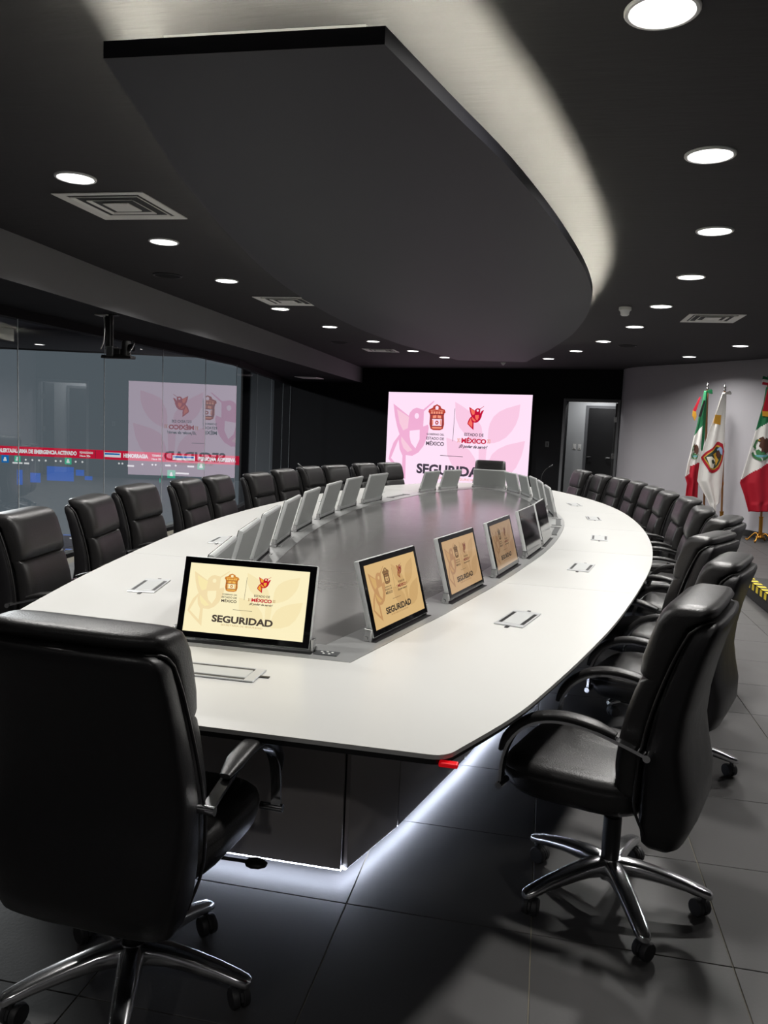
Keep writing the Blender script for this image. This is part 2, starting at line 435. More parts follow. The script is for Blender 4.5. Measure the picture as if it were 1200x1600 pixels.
BIRD = [(75,148),(205,240),(215,215),(240,188),(270,178),(300,185),(325,190),(408,124),(414,130),(330,205),(326,320),(365,305),(372,330),(360,400),(330,470),(290,520),(240,548),(185,545),(185,735),(100,650),(40,580),(50,530),(80,450),(130,385),(110,330),(90,250)]
CUT_WING = [(105,190),(208,250),(200,335),(160,355),(130,300)]
CUT_TAIL = [(123,425),(95,490),(60,572),(155,670),(158,550),(133,500)]
CUT_BELLY = [(145,400),(165,422),(240,505),(200,520),(165,490),(145,440)]
CUT_BREAST = [(215,355),(298,345),(298,420),(265,490),(228,448),(215,400)]
LEAVES = [[(1068,145),(1060,230),(1040,290),(1010,340),(970,385),(920,415),(880,428),(840,432),(835,390),(838,330),(848,285),(875,235),(915,200),(965,175)],
          [(1110,405),(1100,460),(1085,520),(1050,600),(1000,660),(920,695),(830,700),(828,640),(840,575),(870,510),(915,470),(980,438)],
          [(578,130),(640,165),(700,205),(750,255),(785,310),(795,365),(790,430),(730,415),(665,375),(615,320),(585,250)],
          [(515,400),(580,418),(640,445),(700,490),(740,545),(757,610),(755,690),(690,680),(620,650),(560,600),(525,530)],
          [(768,470),(828,470),(815,690),(772,690)]]
def slide(Wd, Ht, step, mats, name):
    s = Sheet(step)
    def m(x, y):
        yt = 57 + .0187 * (x - 33); t = (y - yt) / 740.0
        u = (x - (33 - .032 * (y - 57))) / 1122.0
        return (u * Wd, (1 - t) * Ht)
    k = Wd / 1122.0; kz = Ht / 740.0
    s.rect(0, 0, Wd, Ht, 0, 0)
    for L in LEAVES: s.poly([m(*p) for p in L], 2, 1)
    s.poly([m(*p) for p in BIRD], 1, 2)
    for cset, mi in ((CUT_WING, 3), (CUT_TAIL, 0), (CUT_BELLY, 3), (CUT_BREAST, 0)): s.poly([m(*p) for p in cset], mi, 3)
    e = m(272, 240); s.ell(e[0], e[1], 18 * k, 22 * kz, 0, 3)
    # coat of arms: roofed shield with bands
    def c(x, y): return m(x, y)
    s.poly([c(*p) for p in [(366,208),(372,188),(400,178),(408,162),(436,150),(464,164),(470,180),(498,190),(505,210),(496,218),(492,235),(495,300),(486,335),(462,345),(408,345),(386,335),(377,300),(380,235),(376,218)]], 4, 4)
    e = c(436, 177); s.ell(e[0], e[1], 13 * k, 15 * kz, 0, 5)
    for x in (396, 416, 436, 456, 474): s.poly([c(*p) for p in [(x-7,204),(x+7,204),(x+7,222),(x-7,222)]], 5, 5)
    s.poly([c(*p) for p in [(384,196),(436,188),(490,198),(490,202),(436,193),(384,200)]], 5, 5)
    s.poly([c(*p) for p in [(398,262),(476,262),(474,312),(400,312)]], 0, 5)
    s.poly([c(*p) for p in [(404,236),(432,232),(432,252),(404,256)]], 5, 5); s.poly([c(*p) for p in [(442,232),(470,236),(470,256),(442,252)]], 5, 5)
    e = c(437, 288); s.ell(e[0], e[1], 15 * k, 17 * kz, 4, 6, 6); s.ell(e[0], e[1], 6 * k, 7 * kz, 0, 7, 8)
    for x in (404, 468): s.poly([c(*p) for p in [(x-4,268),(x+4,268),(x+4,306),(x-4,306)]], 5, 6)
    s.poly([c(*p) for p in [(396,322),(478,322),(470,333),(404,333)]], 5, 5)
    for y0_, y1_ in ((224,227),(258,261),(314,317)): s.poly([c(*p) for p in [(382,y0_),(490,y0_),(490,y1_),(382,y1_)]], 8, 6)
    for x in (388, 484): s.poly([c(*p) for p in [(x-1.5,224),(x+1.5,224),(x+1.5,318),(x-1.5,318)]], 8, 6)
    # small hummingbird
    def b(x, y): return m(677 + (x - 40) * .334, 160 + (y - 124) * .29)
    s.poly([b(*p) for p in BIRD], 6, 4)
    s.poly([b(*p) for p in [(365,240),(414,225),(372,330),(330,400),(320,320)]], 6, 4)
    for cset, mi in ((CUT_WING, 7), (CUT_TAIL, 7), (CUT_BELLY, 7), (CUT_BREAST, 7)): s.poly([b(*p) for p in cset], mi, 5)
    e = b(272, 240); s.ell(e[0], e[1], 8 * k, 8 * kz, 0, 5)
    # rules
    s.poly([m(*p) for p in [(576.5,180),(579.5,180),(567.5,425),(564.5,425)]], 8, 4)
    s.poly([m(*p) for p in [(468,533),(648,537),(648,541),(468,537)]], 8, 4)
    def tx(t, x0, x1, yb, yt, mi, shear=0, off=0.02):
        p0 = m(x0, yb); p1 = m(x1, yb); s.text(t, p0[0], p1[0], p0[1], (yb - yt) * kz, mi, 5, shear, off)
    tx('GOBIERNO DEL', 356, 498, 383, 368, 8); tx('ESTADO DE', 354, 496, 417, 396, 8); tx('MÉXICO', 352, 497, 460, 431, 8, off=.025)
    tx('ESTADO DE', 656, 803, 381, 359, 8); tx('MÉXICO', 634, 824, 433, 399, 6, off=.045); tx('¡El poder de servir!', 615, 834, 469, 446, 8, .35, .03)
    for x in (602, 832):
        for q in range(2): s.poly([m(*p) for p in [(x+q*14,402),(x+8+q*14,402),(x+12+q*10,417),(x+8+q*14,432),(x+q*14,432),(x+5+q*14,417)]], 9, 5)
    tx('SEGURIDAD', 277, 848, 675, 604, 8, off=.04); tx('SECRETARÍA DE SEGURIDAD', 368, 756, 712, 693, 9, off=.0)
    return s.mesh(name, mats)

def emit_set(prefix, cols, es, rough=.08, spec=.5):
    r = []
    for i, cc in enumerate(cols):
        r.append(mat('%s_%d' % (prefix, i), (4, 4, 4), rough, spec=spec, emit=cc, es=es))
    return r
# 0 ground 1 bird 2 leaves 3 pale 4 arms 5 arms light 6 crimson 7 orange 8 dark text 9 small text
LEDC = emit_set('wall_screen', [(247,219,240),(233,170,205),(242,196,221),(240,196,214),(176,62,52),(236,150,124),(190,16,54),(240,110,92),(62,52,66),(225,150,130)], 1.08, .6, .2)
MONC = emit_set('monitor_screen', [(252,240,196),(243,222,174),(247,231,182),(249,233,176),(206,128,52),(244,190,96),(196,20,44),(240,170,60),(74,64,56),(196,160,110)], 1.0)
TANC = emit_set('tan_screen', [(214,178,122),(190,144,96),(202,164,110),(206,166,104),(116,84,52),(150,110,70),(130,40,44),(176,124,66),(54,46,40),(150,110,74)], 1.0)  # tan, dim and amber sets: side-on viewing fade put into fixed colours
DIMC = emit_set('dim_screen', [(166,136,104),(146,112,84),(158,126,96),(160,130,94),(84,68,52),(110,86,62),(96,50,48),(128,96,62),(44,40,38),(110,88,68)], .85)

DIM2 = emit_set('amber_screen', [(196,160,118),(170,130,96),(186,150,108),(190,150,104),(100,76,52),(130,98,66),(112,44,46),(150,110,64),(48,42,38),(130,100,70)], .95)
# big wall screen
LW, LH = 3.49, 2.2
ls = tag(empty('video_wall_screen', (-3.699, bw(-3.699, .10), 0.10), math.atan2(CT.y, CT.x)), 'large bright pink wall screen with state emblem and hummingbird logo', 'screen')
bm = bmesh.new(); box(bm, -.012, LW + .012, 0.0, .10, -.012, LH + .012); obj('cabinet', bm, MATS['black_plastic'], ls)
obj('display', slide(LW, LH, .0012, LEDC, 'slide_pink'), None, ls, loc=(0, -.002, 0))

# control room video wall with red alert ticker
VW = tag(empty('alert_video_wall', vo, YAW), 'huge grey video wall beyond the glass with red emergency alert banner', 'video wall')
vg = emit_set('alert', [(102,111,118),(52,56,66),(228,20,64),(250,250,250),(20,120,200),(70,200,160),(84,122,205),(38,42,56)], .85, .7, .1)
s = Sheet(.004)
s.rect(-19, -3.0, -4.40, 3.25, 0, 0)
s.rect(-19, -3.0, -4.40, -2.2, 7, 1)
for r_ in ((-10.17, -.58, -9.36, -.15), (-10.67, -.66, -10.36, -.37), (-9.3, -.40, -9.05, -.22), (-9.03, -.52, -8.8, -.40), (-11.07, -.75, -10.9, -.3), (-6.95, -1.7, -6.8, -.8)): s.rect(*r_, 6, 2)
bz0, bz1 = .13, .40
s.rect(-19, bz0, -4.40, bz1, 2, 2)
def vt(t, a0, a1, z, cap, mi=3, off=.03): s.text(t, a0, a1, z, cap, mi, 4, 0, off)
vt('ALERTA/ALARMA DE EMERGENCIA ACTIVADO', -11.62, -9.27, .215, .11, off=.06); vt('REANUDADO', -9.18, -8.78, .275, .06); vt('Hace 30s', -9.18, -8.86, .175, .06)
vt('HEMORRAGIA', -7.87, -7.13, .215, .11, off=.06); vt('TERMINO', -7.02, -6.70, .275, .06); vt('Hace 30s', -7.02, -6.72, .175, .06)
vt('PERSONA AGRESIVA', -5.62, -4.50, .215, .11, off=.06)
for a0, a1 in ((-8.46, -7.95), (-6.40, -5.73)):
    s.rect(a0, .20, a1, .34, 3, 3)
    s.rect(a0 + .03, .27, a1 - .03, .32, 4, 4)
for a in (-8.72, -6.62, -12.0): s.rect(a, bz0 + .02, a + .015, bz1 - .02, 7, 3)
for a, z, mi, d in ((-11.42, .01, 4, .11), (-11.05, .03, 5, .09), (-9.53, .03, 5, .10), (-5.54, .06, 5, .11), (-6.43, -.23, 5, .12)):
    s.rect(a - d, z - d, a + d, z + d, mi, 2); s.ell(a, z + .02, .035, .04, 3, 4, 8); s.rect(a - .05, z - .06, a + .05, z - .01, 3, 4)
for a in (-10.8, -10.6, -10.4, -10.2, -9.9, -9.75, -9.3, -9.1, -8.0, -7.9, -7.3, -7.0, -6.9, -6.5, -6.3): s.ell(a, .01 - (a + 10.8) * -.005, .03, .03, 3, 4, 8)
for a0, a1, z in ((-7.75, -7.55, -.06), (-6.62, -6.45, .0), (-5.95, -5.75, .0), (-6.3, -5.9, -.22), (-11.2, -10.9, -.12), (-10.85, -10.7, -.12)): s.rect(a0, z, a1, z + .05, 3, 3)
for a, z in ((-6.75, -.2), (-6.73, -.35), (-6.78, -.5)): s.rect(a, z, a + .03, z + .13, 5, 3)
random.seed(3)
for k in range(60):
    a = -12 + random.random() * 7.4; z = -2.9 + random.random() * .7
    s.rect(a, z, a + .04 + random.random() * .25, z + .03, random.choice((6, 6, 3)), 3)
obj('display', s.mesh('alert_slide', vg), None, VW)
bm = bmesh.new(); box(bm, -19.05, -4.35, .0, .12, -3.05, 3.3); obj('cabinet', bm, MATS['black_plastic'], VW, loc=(0, .004, 0))
# unseen lamp added to brighten the control room wall
cl = tag(empty('added_control_lamp', (-11, 13, 3.895)), 'added unseen square lamp brightening the control room beyond the glass', 'lamp')
bm = bmesh.new(); box(bm, -.6, .6, -.6, .6, -.06, 0); obj('housing', bm, MATS['ring_white'], cl)
la = bpy.data.lights.new('lamp', 'AREA'); la.size = 1.1; la.energy = 1500; lo = bpy.data.objects.new('lamp', la); C.objects.link(lo); lo.parent = cl; lo.location = (0, 0, -.07)
# ------------------------------------------------------------------ table
def cxl(y): return -1.05 + .0235 * y
OUT = [(1.965,.80),(2.3,.945),(2.61,1.045),(3.137,1.19),(3.74,1.335),(4.6,1.505),(5.44,1.64),(6.4,1.73),(7.5,1.755),(8.6,1.70),(9.5,1.575),(10.35,1.36),(11.1,1.08),(11.6,.82),(11.95,.5),(12.1,0)]
INN = [(2.66,.36),(3.2,.49),(3.6,.585),(4.71,.81),(6.02,1.0),(7.5,1.07),(8.6,.96),(9.5,.83),(10.2,.66),(10.7,.48),(11.05,.30),(11.22,.12),(11.26,0)]
def curve(pts, n=10):
    P = [Vector((w_, y)) for y, w_ in pts]; P = [2 * P[0] - P[1]] + P + [Vector((-P[-2].x, P[-2].y))]; r = []
    for i in range(1, len(P) - 2):
        a, b, c, d = P[i - 1:i + 3]
        for k in range(n):
            t = k / n; r.append(.5 * ((2 * b) + (c - a) * t + (2 * a - 5 * b + 4 * c - d) * t * t + (3 * b - a - 3 * c + d) * t ** 3))
    r.append(P[-2]); return r
def offset(cv, d):   # towards the axis, including the flat front
    r = []
    for i in range(len(cv)):
        a = cv[max(i - 1, 0)]; b = cv[min(i + 1, len(cv) - 1)]; t = (b - a).normalized()
        q = cv[i] - Vector((t.y, -t.x)) * d; r.append(q)
    yf = cv[0].y + d
    r = [q for q in r if q.y > yf + 1e-4 and q.x >= -1e-6]
    # front corner on the flat front line
    t = (r[1] - r[0]).normalized(); k = (yf - r[0].y) / t.y; r = [r[0] + t * k] + r
    if r[-1].x > 1e-4: r.append(Vector((0, r[-1].y)))
    return r
co_, ci_ = curve(OUT), curve(INN)
def wAt(cv, y):
    for a, b in zip(cv, cv[1:]):
        if a.y <= y <= b.y: return a.x + (b.x - a.x) * (y - a.y) / max(b.y - a.y, 1e-9)
    return 0.0
def span(cv, y0, y1):     # (w,y) list along the curve between y0 and y1
    return [Vector((wAt(cv, y0), y0))] + [q.copy() for q in cv if y0 + .004 < q.y < y1 - .004] + [Vector((wAt(cv, y1), y1))]
def side(L, s): return [(cxl(q.y) + s * q.x, q.y) for q in L]
table = tag(empty('conference_table', (-.9, 7.0, 0)), 'very long boat-shaped conference table with white top and grey centre', 'table')
TO = Vector((-.9, 7.0))
def rel(poly): return [(x - TO.x, y - TO.y) for x, y in poly]
def corner(cv, rad=.045):    # rounded front corner
    c0 = cv[0]; t = (cv[1] - cv[0]).normalized()
    p0 = Vector((c0.x - rad, c0.y)); p1 = c0 + t * rad; r = []
    for k in range(7):
        u = k / 6; r.append(p0 * (1 - u) ** 2 + c0 * 2 * u * (1 - u) + p1 * u * u)
    return r
def add_piece(name, poly, z0, z1, m):
    bm = bmesh.new(); prism(bm, rel(poly), z0, z1); return obj(name, bm, m, table)
def uring(cv_out, cv_in, ycut, round_front=True):   # front U piece
    oc = [q for q in cv_out]
    L = (corner(cv_out) if round_front else [cv_out[0]]) + [q for q in span(cv_out, cv_out[0].y + .06, ycut)][0 if not round_front else 0:]
    I = [cv_in[0].copy()] + span(cv_in, cv_in[0].y + .02, ycut)
    return side(L, 1) + side(I[::-1], 1) + side(I, -1) + side(L[::-1], -1)
def ering(cv_out, cv_in, ycut):                      # far U piece
    L = span(cv_out, ycut, cv_out[-1].y); I = span(cv_in, ycut, cv_in[-1].y)
    return side(L, 1) + side(L[::-1], -1)[1:] + side(I, -1) + side(I[::-1], 1)[1:]
cuts = [4.36, 5.775, 7.21, 8.64, 10.02]
g = .0018
cw = offset(ci_, -.0) if False else ci_
add_piece('top_panel', uring(co_, ci_, cuts[0] - g), .7275, .74, MATS['white_top'])
for a, b in zip(cuts, cuts[1:]):
    for s_ in (1, -1):
        L = span(co_, a + g, b - g); I = span(ci_, a + g, b - g)
        add_piece('top_panel', side(L, s_) + side(I[::-1], s_), .7275, .74, MATS['white_top'])
add_piece('top_panel', ering(co_, ci_, cuts[-1] + g), .7275, .74, MATS['white_top'])
# dark band under the top edge
cb = offset(co_, .012); cb2 = offset(co_, .10)
add_piece('edge_band', uring(cb, cb2, 7.3), .708, .7272, MATS['black_edge'])
add_piece('edge_band', ering(cb, cb2, 7.3), .708, .7272, MATS['black_edge'])
cu_ = offset(co_, .22)
add_piece('underside', side([Vector((0, cu_[0].y))] + cu_, 1) + side(cu_[::-1], -1)[1:], .664, .706, MATS['black_edge'])
# aluminium band carrying the monitors
cn = offset(ci_, .185)
ci2 = offset(ci_, .0015)
add_piece('metal_band', uring(ci2, cn, cuts[0] - g, False), .70, .7412, MATS['brushed_aluminium'])
for a, b in zip(cuts, cuts[1:]):
    for s_ in (1, -1):
        add_piece('metal_band', side(span(ci2, a + g, b - g), s_) + side(span(cn, a + g, b - g)[::-1], s_), .70, .7412, MATS['brushed_aluminium'])
add_piece('metal_band', ering(ci2, cn, cuts[-1] + g), .70, .7412, MATS['brushed_aluminium'])
# grey centre panels
cp = offset(ci_, .187)
ys = [cp[0].y, 4.29, 5.73, 7.12, 8.58, 10.02, cp[-1].y]
for a, b in zip(ys, ys[1:]):
    L = span(cp, a + g, b - g)
    add_piece('centre_panel', side(L, 1) + side(L[::-1], -1), .70, .7385, MATS['inner_grey'])
# base body of tall panels above a lit plinth
def wb(y): return wAt(ci_, max(2.661, y)) + .08
basey = [2.552, 2.89, 3.6, 4.6, 5.6, 6.6, 7.6, 8.6, 9.6, 10.3, 10.8]
bpts = [Vector((.388 if y == 2.552 else wb(y), y)) for y in basey]
bm = bmesh.new(); prism(bm, rel(side(bpts, 1) + side(bpts[::-1], -1)), .05, .664); obj('base_core', bm, MATS['black_edge'], table)
def base_panel(p, q):
    p = Vector(p); q = Vector(q); t = (q - p).normalized(); nn = Vector((t.y, -t.x)); gg = .0025
    a = p + t * gg; b = q - t * gg
    add_piece('base_panel', [a + nn * .002, b + nn * .002, b + nn * .018, a + nn * .018], .046, .668, MATS['base_laminate'])
    add_piece('led_strip', [a - nn * .016, b - nn * .016, b + nn * .010, a + nn * .010], .037, .0445, MATS['plinth_led'])
R = side(bpts, 1); Lf = side(bpts, -1)
base_panel(Lf[0], R[0])
for k in range(len(R) - 1): base_panel(R[k], R[k + 1]); base_panel(Lf[k + 1], Lf[k])
pl = [Vector((q.x - .10, q.y)) for q in bpts]; pl[0].y += .10; pl[-1].y -= .1
bm = bmesh.new(); prism(bm, rel(side(pl, 1) + side(pl[::-1], -1)), 0, .05); obj('plinth', bm, MATS['black_edge'], table)
bm = bmesh.new(); box(bm, -.222, -.172, 1.967, 1.992, .708, .7205, .004, 2)
for v in bm.verts: v.co.x -= TO.x; v.co.y -= TO.y
o = obj('corner_guard', bm, MATS['red_glow_plastic'], table); o['label'] = 'small red guard under the near right corner'
# socket plates on the metal band
for (x, y, rz) in ((-.735, 2.735, 0), (-1.35, 2.80, -1.0)):
    bm = bmesh.new(); box(bm, -.045, .045, -.026, .026, .7412, .7442, .002, 1)
    o = obj('socket_plate', bm, MATS['dark_grey_plastic'], table); o.location = (x - TO.x, y - TO.y, 0); o.rotation_euler = (0, 0, rz)
    for sx, sy in ((-.02, .008), (.0, .012), (.02, .006), (.012, -.012), (-.008, -.012)):
        bm = bmesh.new(); cyl(bm, (sx, sy, .744), (sx, sy, .7452), .005, n=10); obj('socket', bm, MATS['white_plastic'], o)

# ------------------------------------------------------------------ cable boxes (grommets) on the white top
def normal_at(cv, y, s_):
    a = wAt(cv, y - .05); b = wAt(cv, y + .05); t = Vector((s_ * (b - a) + .0235 * .1, .1)).normalized()
    return Vector((t.y, -t.x)) * s_
ORD = ['first', 'second', 'third', 'fourth', 'fifth', 'sixth', 'seventh', 'eighth', 'ninth', 'tenth', 'eleventh', 'twelfth']
def make_cable_box():
    r = empty('cable_box')
    bm = bmesh.new()
    for x0, x1, y0, y1 in ((-.15, -.115, -.065, .065), (.115, .15, -.065, .065), (-.116, .116, -.065, -.056), (-.116, .116, .056, .065)): box(bm, x0, x1, y0, y1, .0, .006, .002, 1)
    obj('frame', bm, MATS['lid_silver'], r)
    bm = bmesh.new(); box(bm, -.114, .114, -.04, .04, .0005, .0065, .002, 1); obj('lid', bm, MATS['lid_white'], r)
    for y in (-.048, .048):
        bm = bmesh.new(); box(bm, -.114, .114, y - .008, y + .008, .0002, .0045); obj('slot', bm, MATS['black_plastic'], r)
    for x in (-.165, .165):
        bm = bmesh.new(); box(bm, x - .018, x + .018, -.008, .008, .0, .003, .001, 1); obj('pull_tab', bm, MATS['black_plastic'], r)
    return r
cb0 = make_cable_box()
boxes = [('front', -1.02, 2.41, None)]
for s_, nm in ((1, 'right'), (-1, 'left')):
    for k, y in enumerate((3.54, 5.06, 6.55, 8.02, 9.42)): boxes.append((nm, None, y, (s_, k)))
for i, (nm, x, y, sk) in enumerate(boxes):
    o = cb0 if i == 0 else copy_tree(cb0)
    if sk is None:
        o.location = (x, y, .7401); lab = 'silver flip-lid cable box on white tabletop before the brightest monitor'
    else:
        s_, k = sk; wm = wAt(co_, y) * .44 + wAt(ci_, y) * .56
        n_ = normal_at(co_, y, s_); o.location = (cxl(y) + s_ * wm, y, .7401); o.rotation_euler = (0, 0, math.atan2(n_.x, -n_.y) + PI)
        lab = 'silver cable box, %s from the near end on the %s of white tabletop' % (ORD[k], nm)
    tag(o, lab, 'cable box', 'cable boxes in the tabletop')

# ------------------------------------------------------------------ monitors
MW, MH, TILT = .523, .305, math.radians(15.5)
def tiltm(): return Matrix.Translation((0, 0, .012)) @ Matrix.Rotation(-TILT, 4, 'X')
def make_monitor():
    r = empty('retractable_monitor'); T = tiltm()
    bm = bmesh.new(); box(bm, -MW / 2, MW / 2, -.002, .022, 0, MH, .006, 2, T); obj('housing', bm, MATS['silver_housing'], r, smooth=True, auto=35)
    bm = bmesh.new(); box(bm, -MW / 2 + .012, MW / 2 - .012, .0218, .0245, .035, MH - .012, .001, 1, T); obj('back_cover', bm, MATS['housing_back'], r)
    bm = bmesh.new(); box(bm, -MW / 2 + .003, MW / 2 - .003, -.0045, -.001, .003, MH - .003, .0015, 2, T); obj('bezel', bm, MATS['bezel_glass'], r)
    for s_ in (-1, 1):
        bm = bmesh.new(); x = s_ * (MW / 2 + .008)
        box(bm, x - .006, x + .006, .004, .034, -.012, .05, .002, 1); cyl(bm, (x - .012, .026, .012), (x + .012, .026, .012), .009, n=12)
        obj('hinge', bm, MATS['steel'], r)
    bm = bmesh.new(); box(bm, -MW / 2 - .01, MW / 2 + .01, -.016, .036, -.006, .0015); obj('slot', bm, MATS['black_plastic'], r)
    bm = bmesh.new(); box(bm, -MW / 2 + .03, MW / 2 - .03, .036, .060, -.001, .004, .001, 1); obj('slot_flap', bm, MATS['brushed_aluminium'], r)
    return r
SL = {k: slide(MW - .055, MH - .05, .00008, ms, 'slide_' + k) for k, ms in (('bright', MONC), ('tan', TANC), ('dim', DIMC), ('dimmer', DIM2))}
SL['off'] = None
cm = offset(ci_, .055)
m0 = make_monitor()
mlist = [('front', (-1.057, 2.718), Vector((0, -1)), 'bright', 'bright cream-lit monitor at the near end of the table, facing the camera')]
def mon_at(y, s_): return (cxl(y) + s_ * wAt(cm, y), y), normal_at(cm, y, s_)
RY = [3.20, 3.98, 4.74, 5.50, 6.10, 8.15, 8.88, 9.56, 10.2, 10.72]
LY = [3.10, 3.78, 4.46, 5.20, 5.95, 6.76, 7.52, 8.26, 10.02, 10.58]
for k, y in enumerate(RY):
    p, n_ = mon_at(y, 1)
    mlist.append(('right', p, n_, ('tan', 'dimmer', 'dim', 'off', 'off')[min(k, 4)], 'silver pop-up monitor, %s from the near end on the table right side' % ORD[k]))
for k, y in enumerate(LY):
    p, n_ = mon_at(y, -1)
    mlist.append(('left', p, n_, 'dim', 'silver pop-up monitor, %s from the near end on the table left side' % ORD[k]))
mlist.append(('far', (cxl(11.2) + .03, 11.17), Vector((0, 1)), 'dim', 'wide silver monitor back standing at the far end before the pink screen'))
for i, (nm, p, n_, ss, lab) in enumerate(mlist):
    o = m0 if i == 0 else copy_tree(m0)
    o.location = (p[0], p[1], .7412); o.rotation_euler = (0, 0, math.atan2(n_.x, -n_.y))
    if p[1] > 9.8: o.scale = (.86, .86, .86)
    elif nm == 'right' and p[1] > 7: o.scale = (.93, .93, .93)
    tag(o, lab, 'monitor', 'pop-up monitors around the table')
for i, o in enumerate([x for x in list(C.objects) if x.name.startswith('retractable_monitor')]):
    pass
mons = sorted([x for x in C.objects if x.type == 'EMPTY' and x.name.startswith('retractable_monitor')], key=lambda q: q.name)
for o, (nm, p, n_, ss, lab) in zip(mons, mlist):
    if SL[ss] is None: continue
    d = obj('display', SL[ss], None, o)
    d.matrix_local = tiltm() @ Matrix.Translation((-(MW - .055) / 2, -.0047, .025))
# closed lids of retracted monitors
k = 0
for y, s_ in ((6.80, 1), (7.48, 1), (9.12, -1)):
    p, n_ = mon_at(y, s_)
    e = tag(empty('monitor_lid', (p[0], p[1], .7412), math.atan2(n_.x, -n_.y)), ('nearer' if k == 0 else 'farther' if k == 1 else 'left side') + ' closed flush lid of a retracted monitor in the metal band', 'lid', 'closed monitor lids'); k += 1
    bm = bmesh.new(); box(bm, -.26, .26, -.022, .022, 0, .003, .001, 1); obj('plate', bm, MATS['dark_grey_plastic'], e)
    bm = bmesh.new(); box(bm, -.27, -.255, -.03, .06, 0, .006, .001, 1); box(bm, .255, .27, -.03, .06, 0, .006, .001, 1); obj('end_rail', bm, MATS['steel'], e)

# ------------------------------------------------------------------ chairs
def back_shell():
    S = [(.322,.175,-.160,-.195),(.332,.21,-.14,-.222),(.352,.232,-.125,-.244),(.42,.252,-.116,-.270),(.50,.262,-.116,-.268),(.58,.266,-.120,-.248),(.66,.263,-.126,-.234),(.76,.254,-.142,-.240),(.86,.246,-.168,-.258),(.95,.240,-.196,-.280),(1.01,.236,-.220,-.300),(1.035,.228,-.234,-.306),(1.048,.212,-.25,-.304),(1.054,.18,-.265,-.296)]
    bm = bmesh.new(); rings = []
    for z, w_, yf, yr in S:
        yc, d = (yf + yr) / 2, (yf - yr) / 2
        rings.append([(x, y - .012 * (1 - (x / max(w_, .01)) ** 2), z) for x, y in srect(w_, d, 28, 6.0, 0, yc)])
    loft(bm, rings); return bm
def back_cushion():
    S = [(.455,.19,-.075,-.12),(.465,.216,-.05,-.13),(.50,.232,-.035,-.135),(.58,.24,-.03,-.135),(.66,.24,-.036,-.14),(.74,.237,-.050,-.150),(.81,.235,-.070,-.162),(.845,.234,-.082,-.175),(.854,.234,-.090,-.18),(.859,.234,-.104,-.18),(.864,.234,-.092,-.18),(.874,.234,-.083,-.185),(.92,.235,-.086,-.20),(.98,.235,-.102,-.22),(1.03,.234,-.116,-.24),(1.06,.233,-.127,-.288),(1.078,.230,-.141,-.296),(1.090,.220,-.164,-.288),(1.095,.19,-.20,-.27)]
    bm = bmesh.new(); rings = []
    for z, w_, yf, yr in S:
        yc, d = (yf + yr) / 2, (yf - yr) / 2
        ring = []
        for x, y in srect(w_, d, 36, 4.6, 0, yc):
            if y > yc: y -= .014 * (1 - (x / w_) ** 2) * (1 if z < .85 else .6)
            ring.append((x, y, z))
        rings.append(ring)
    loft(bm, rings); return bm
def piping():
    bm = bmesh.new()
    pts = [(.236, -.148, .38), (.258, -.117, .47), (.265, -.119, .58), (.262, -.125, .66), (.253, -.142, .76), (.245, -.168, .86), (.239, -.198, .95), (.233, -.226, 1.015)]
    P = pts; Q = [(-x, y, z) for x, y, z in pts]
    path = crom(P, 4) + crom([(.233, -.226, 1.015), (.222, -.262, 1.046), (.15, -.298, 1.048), (0, -.310, 1.046), (-.15, -.298, 1.048), (-.222, -.262, 1.046), (-.233, -.226, 1.015)], 4)[1:] + crom(Q[::-1], 4)[1:]
    tube(bm, path, .0045, 6); return bm
def seat():
    S = [(.392,.19,.175),(.400,.232,.215),(.425,.252,.238),(.455,.258,.246),(.478,.259,.248),(.482,.256,.245),(.487,.258,.247),(.503,.252,.242),(.517,.236,.226),(.526,.20,.19),(.530,.12,.11)]
    bm = bmesh.new()
    loft(bm, [[(x * (1 - .10 * max(0, -(y) / .25)), y + .095, z - (.018 * max(0, (y - .1) / .15) ** 2 if z > .45 else 0)) for x, y in srect(w_, d, 32, 4.2)] for z, w_, d in S]); return bm
def arm_path(s_): return crom([(s_ * .284, -.15, .645), (s_ * .284, -.07, .668), (s_ * .284, .03, .690), (s_ * .284, .12, .692), (s_ * .284, .2, .668), (s_ * .284, .262, .612), (s_ * .284, .292, .535), (s_ * .284, .298, .440)], 5)
def arm_frame(s_):
    bm = bmesh.new(); sweep(bm, arm_path(s_), [(-.015, -.005), (.015, -.005), (.015, .005), (-.015, .005)], True, up=(1, 0, 0))
    for y, z in ((-.15, .645), (.298, .440)): cyl(bm, (s_ * .235, y, z), (s_ * .305, y, z), .0115, n=12)
    return bm
def arm_pad(s_):
    path = arm_path(s_)[6:30]; n = len(path); L = []
    for i, p in enumerate(path):
        t = (path[min(i + 1, n - 1)] - path[max(i - 1, 0)]).normalized(); nn = Vector((0, -t.z, t.y)); L.append(p + nn * .016)
    bm = bmesh.new(); sc_ = [min(1, .55 + .45 * min(i, n - 1 - i) / 3) for i in range(n)]
    sweep(bm, L, [(.027 * math.copysign(abs(math.cos(a)) ** .7, math.cos(a)), .014 * math.copysign(abs(math.sin(a)) ** .8, math.sin(a))) for a in [2 * PI * (i + .5) / 14 for i in range(14)]], True, up=(1, 0, 0), scales=sc_); return bm
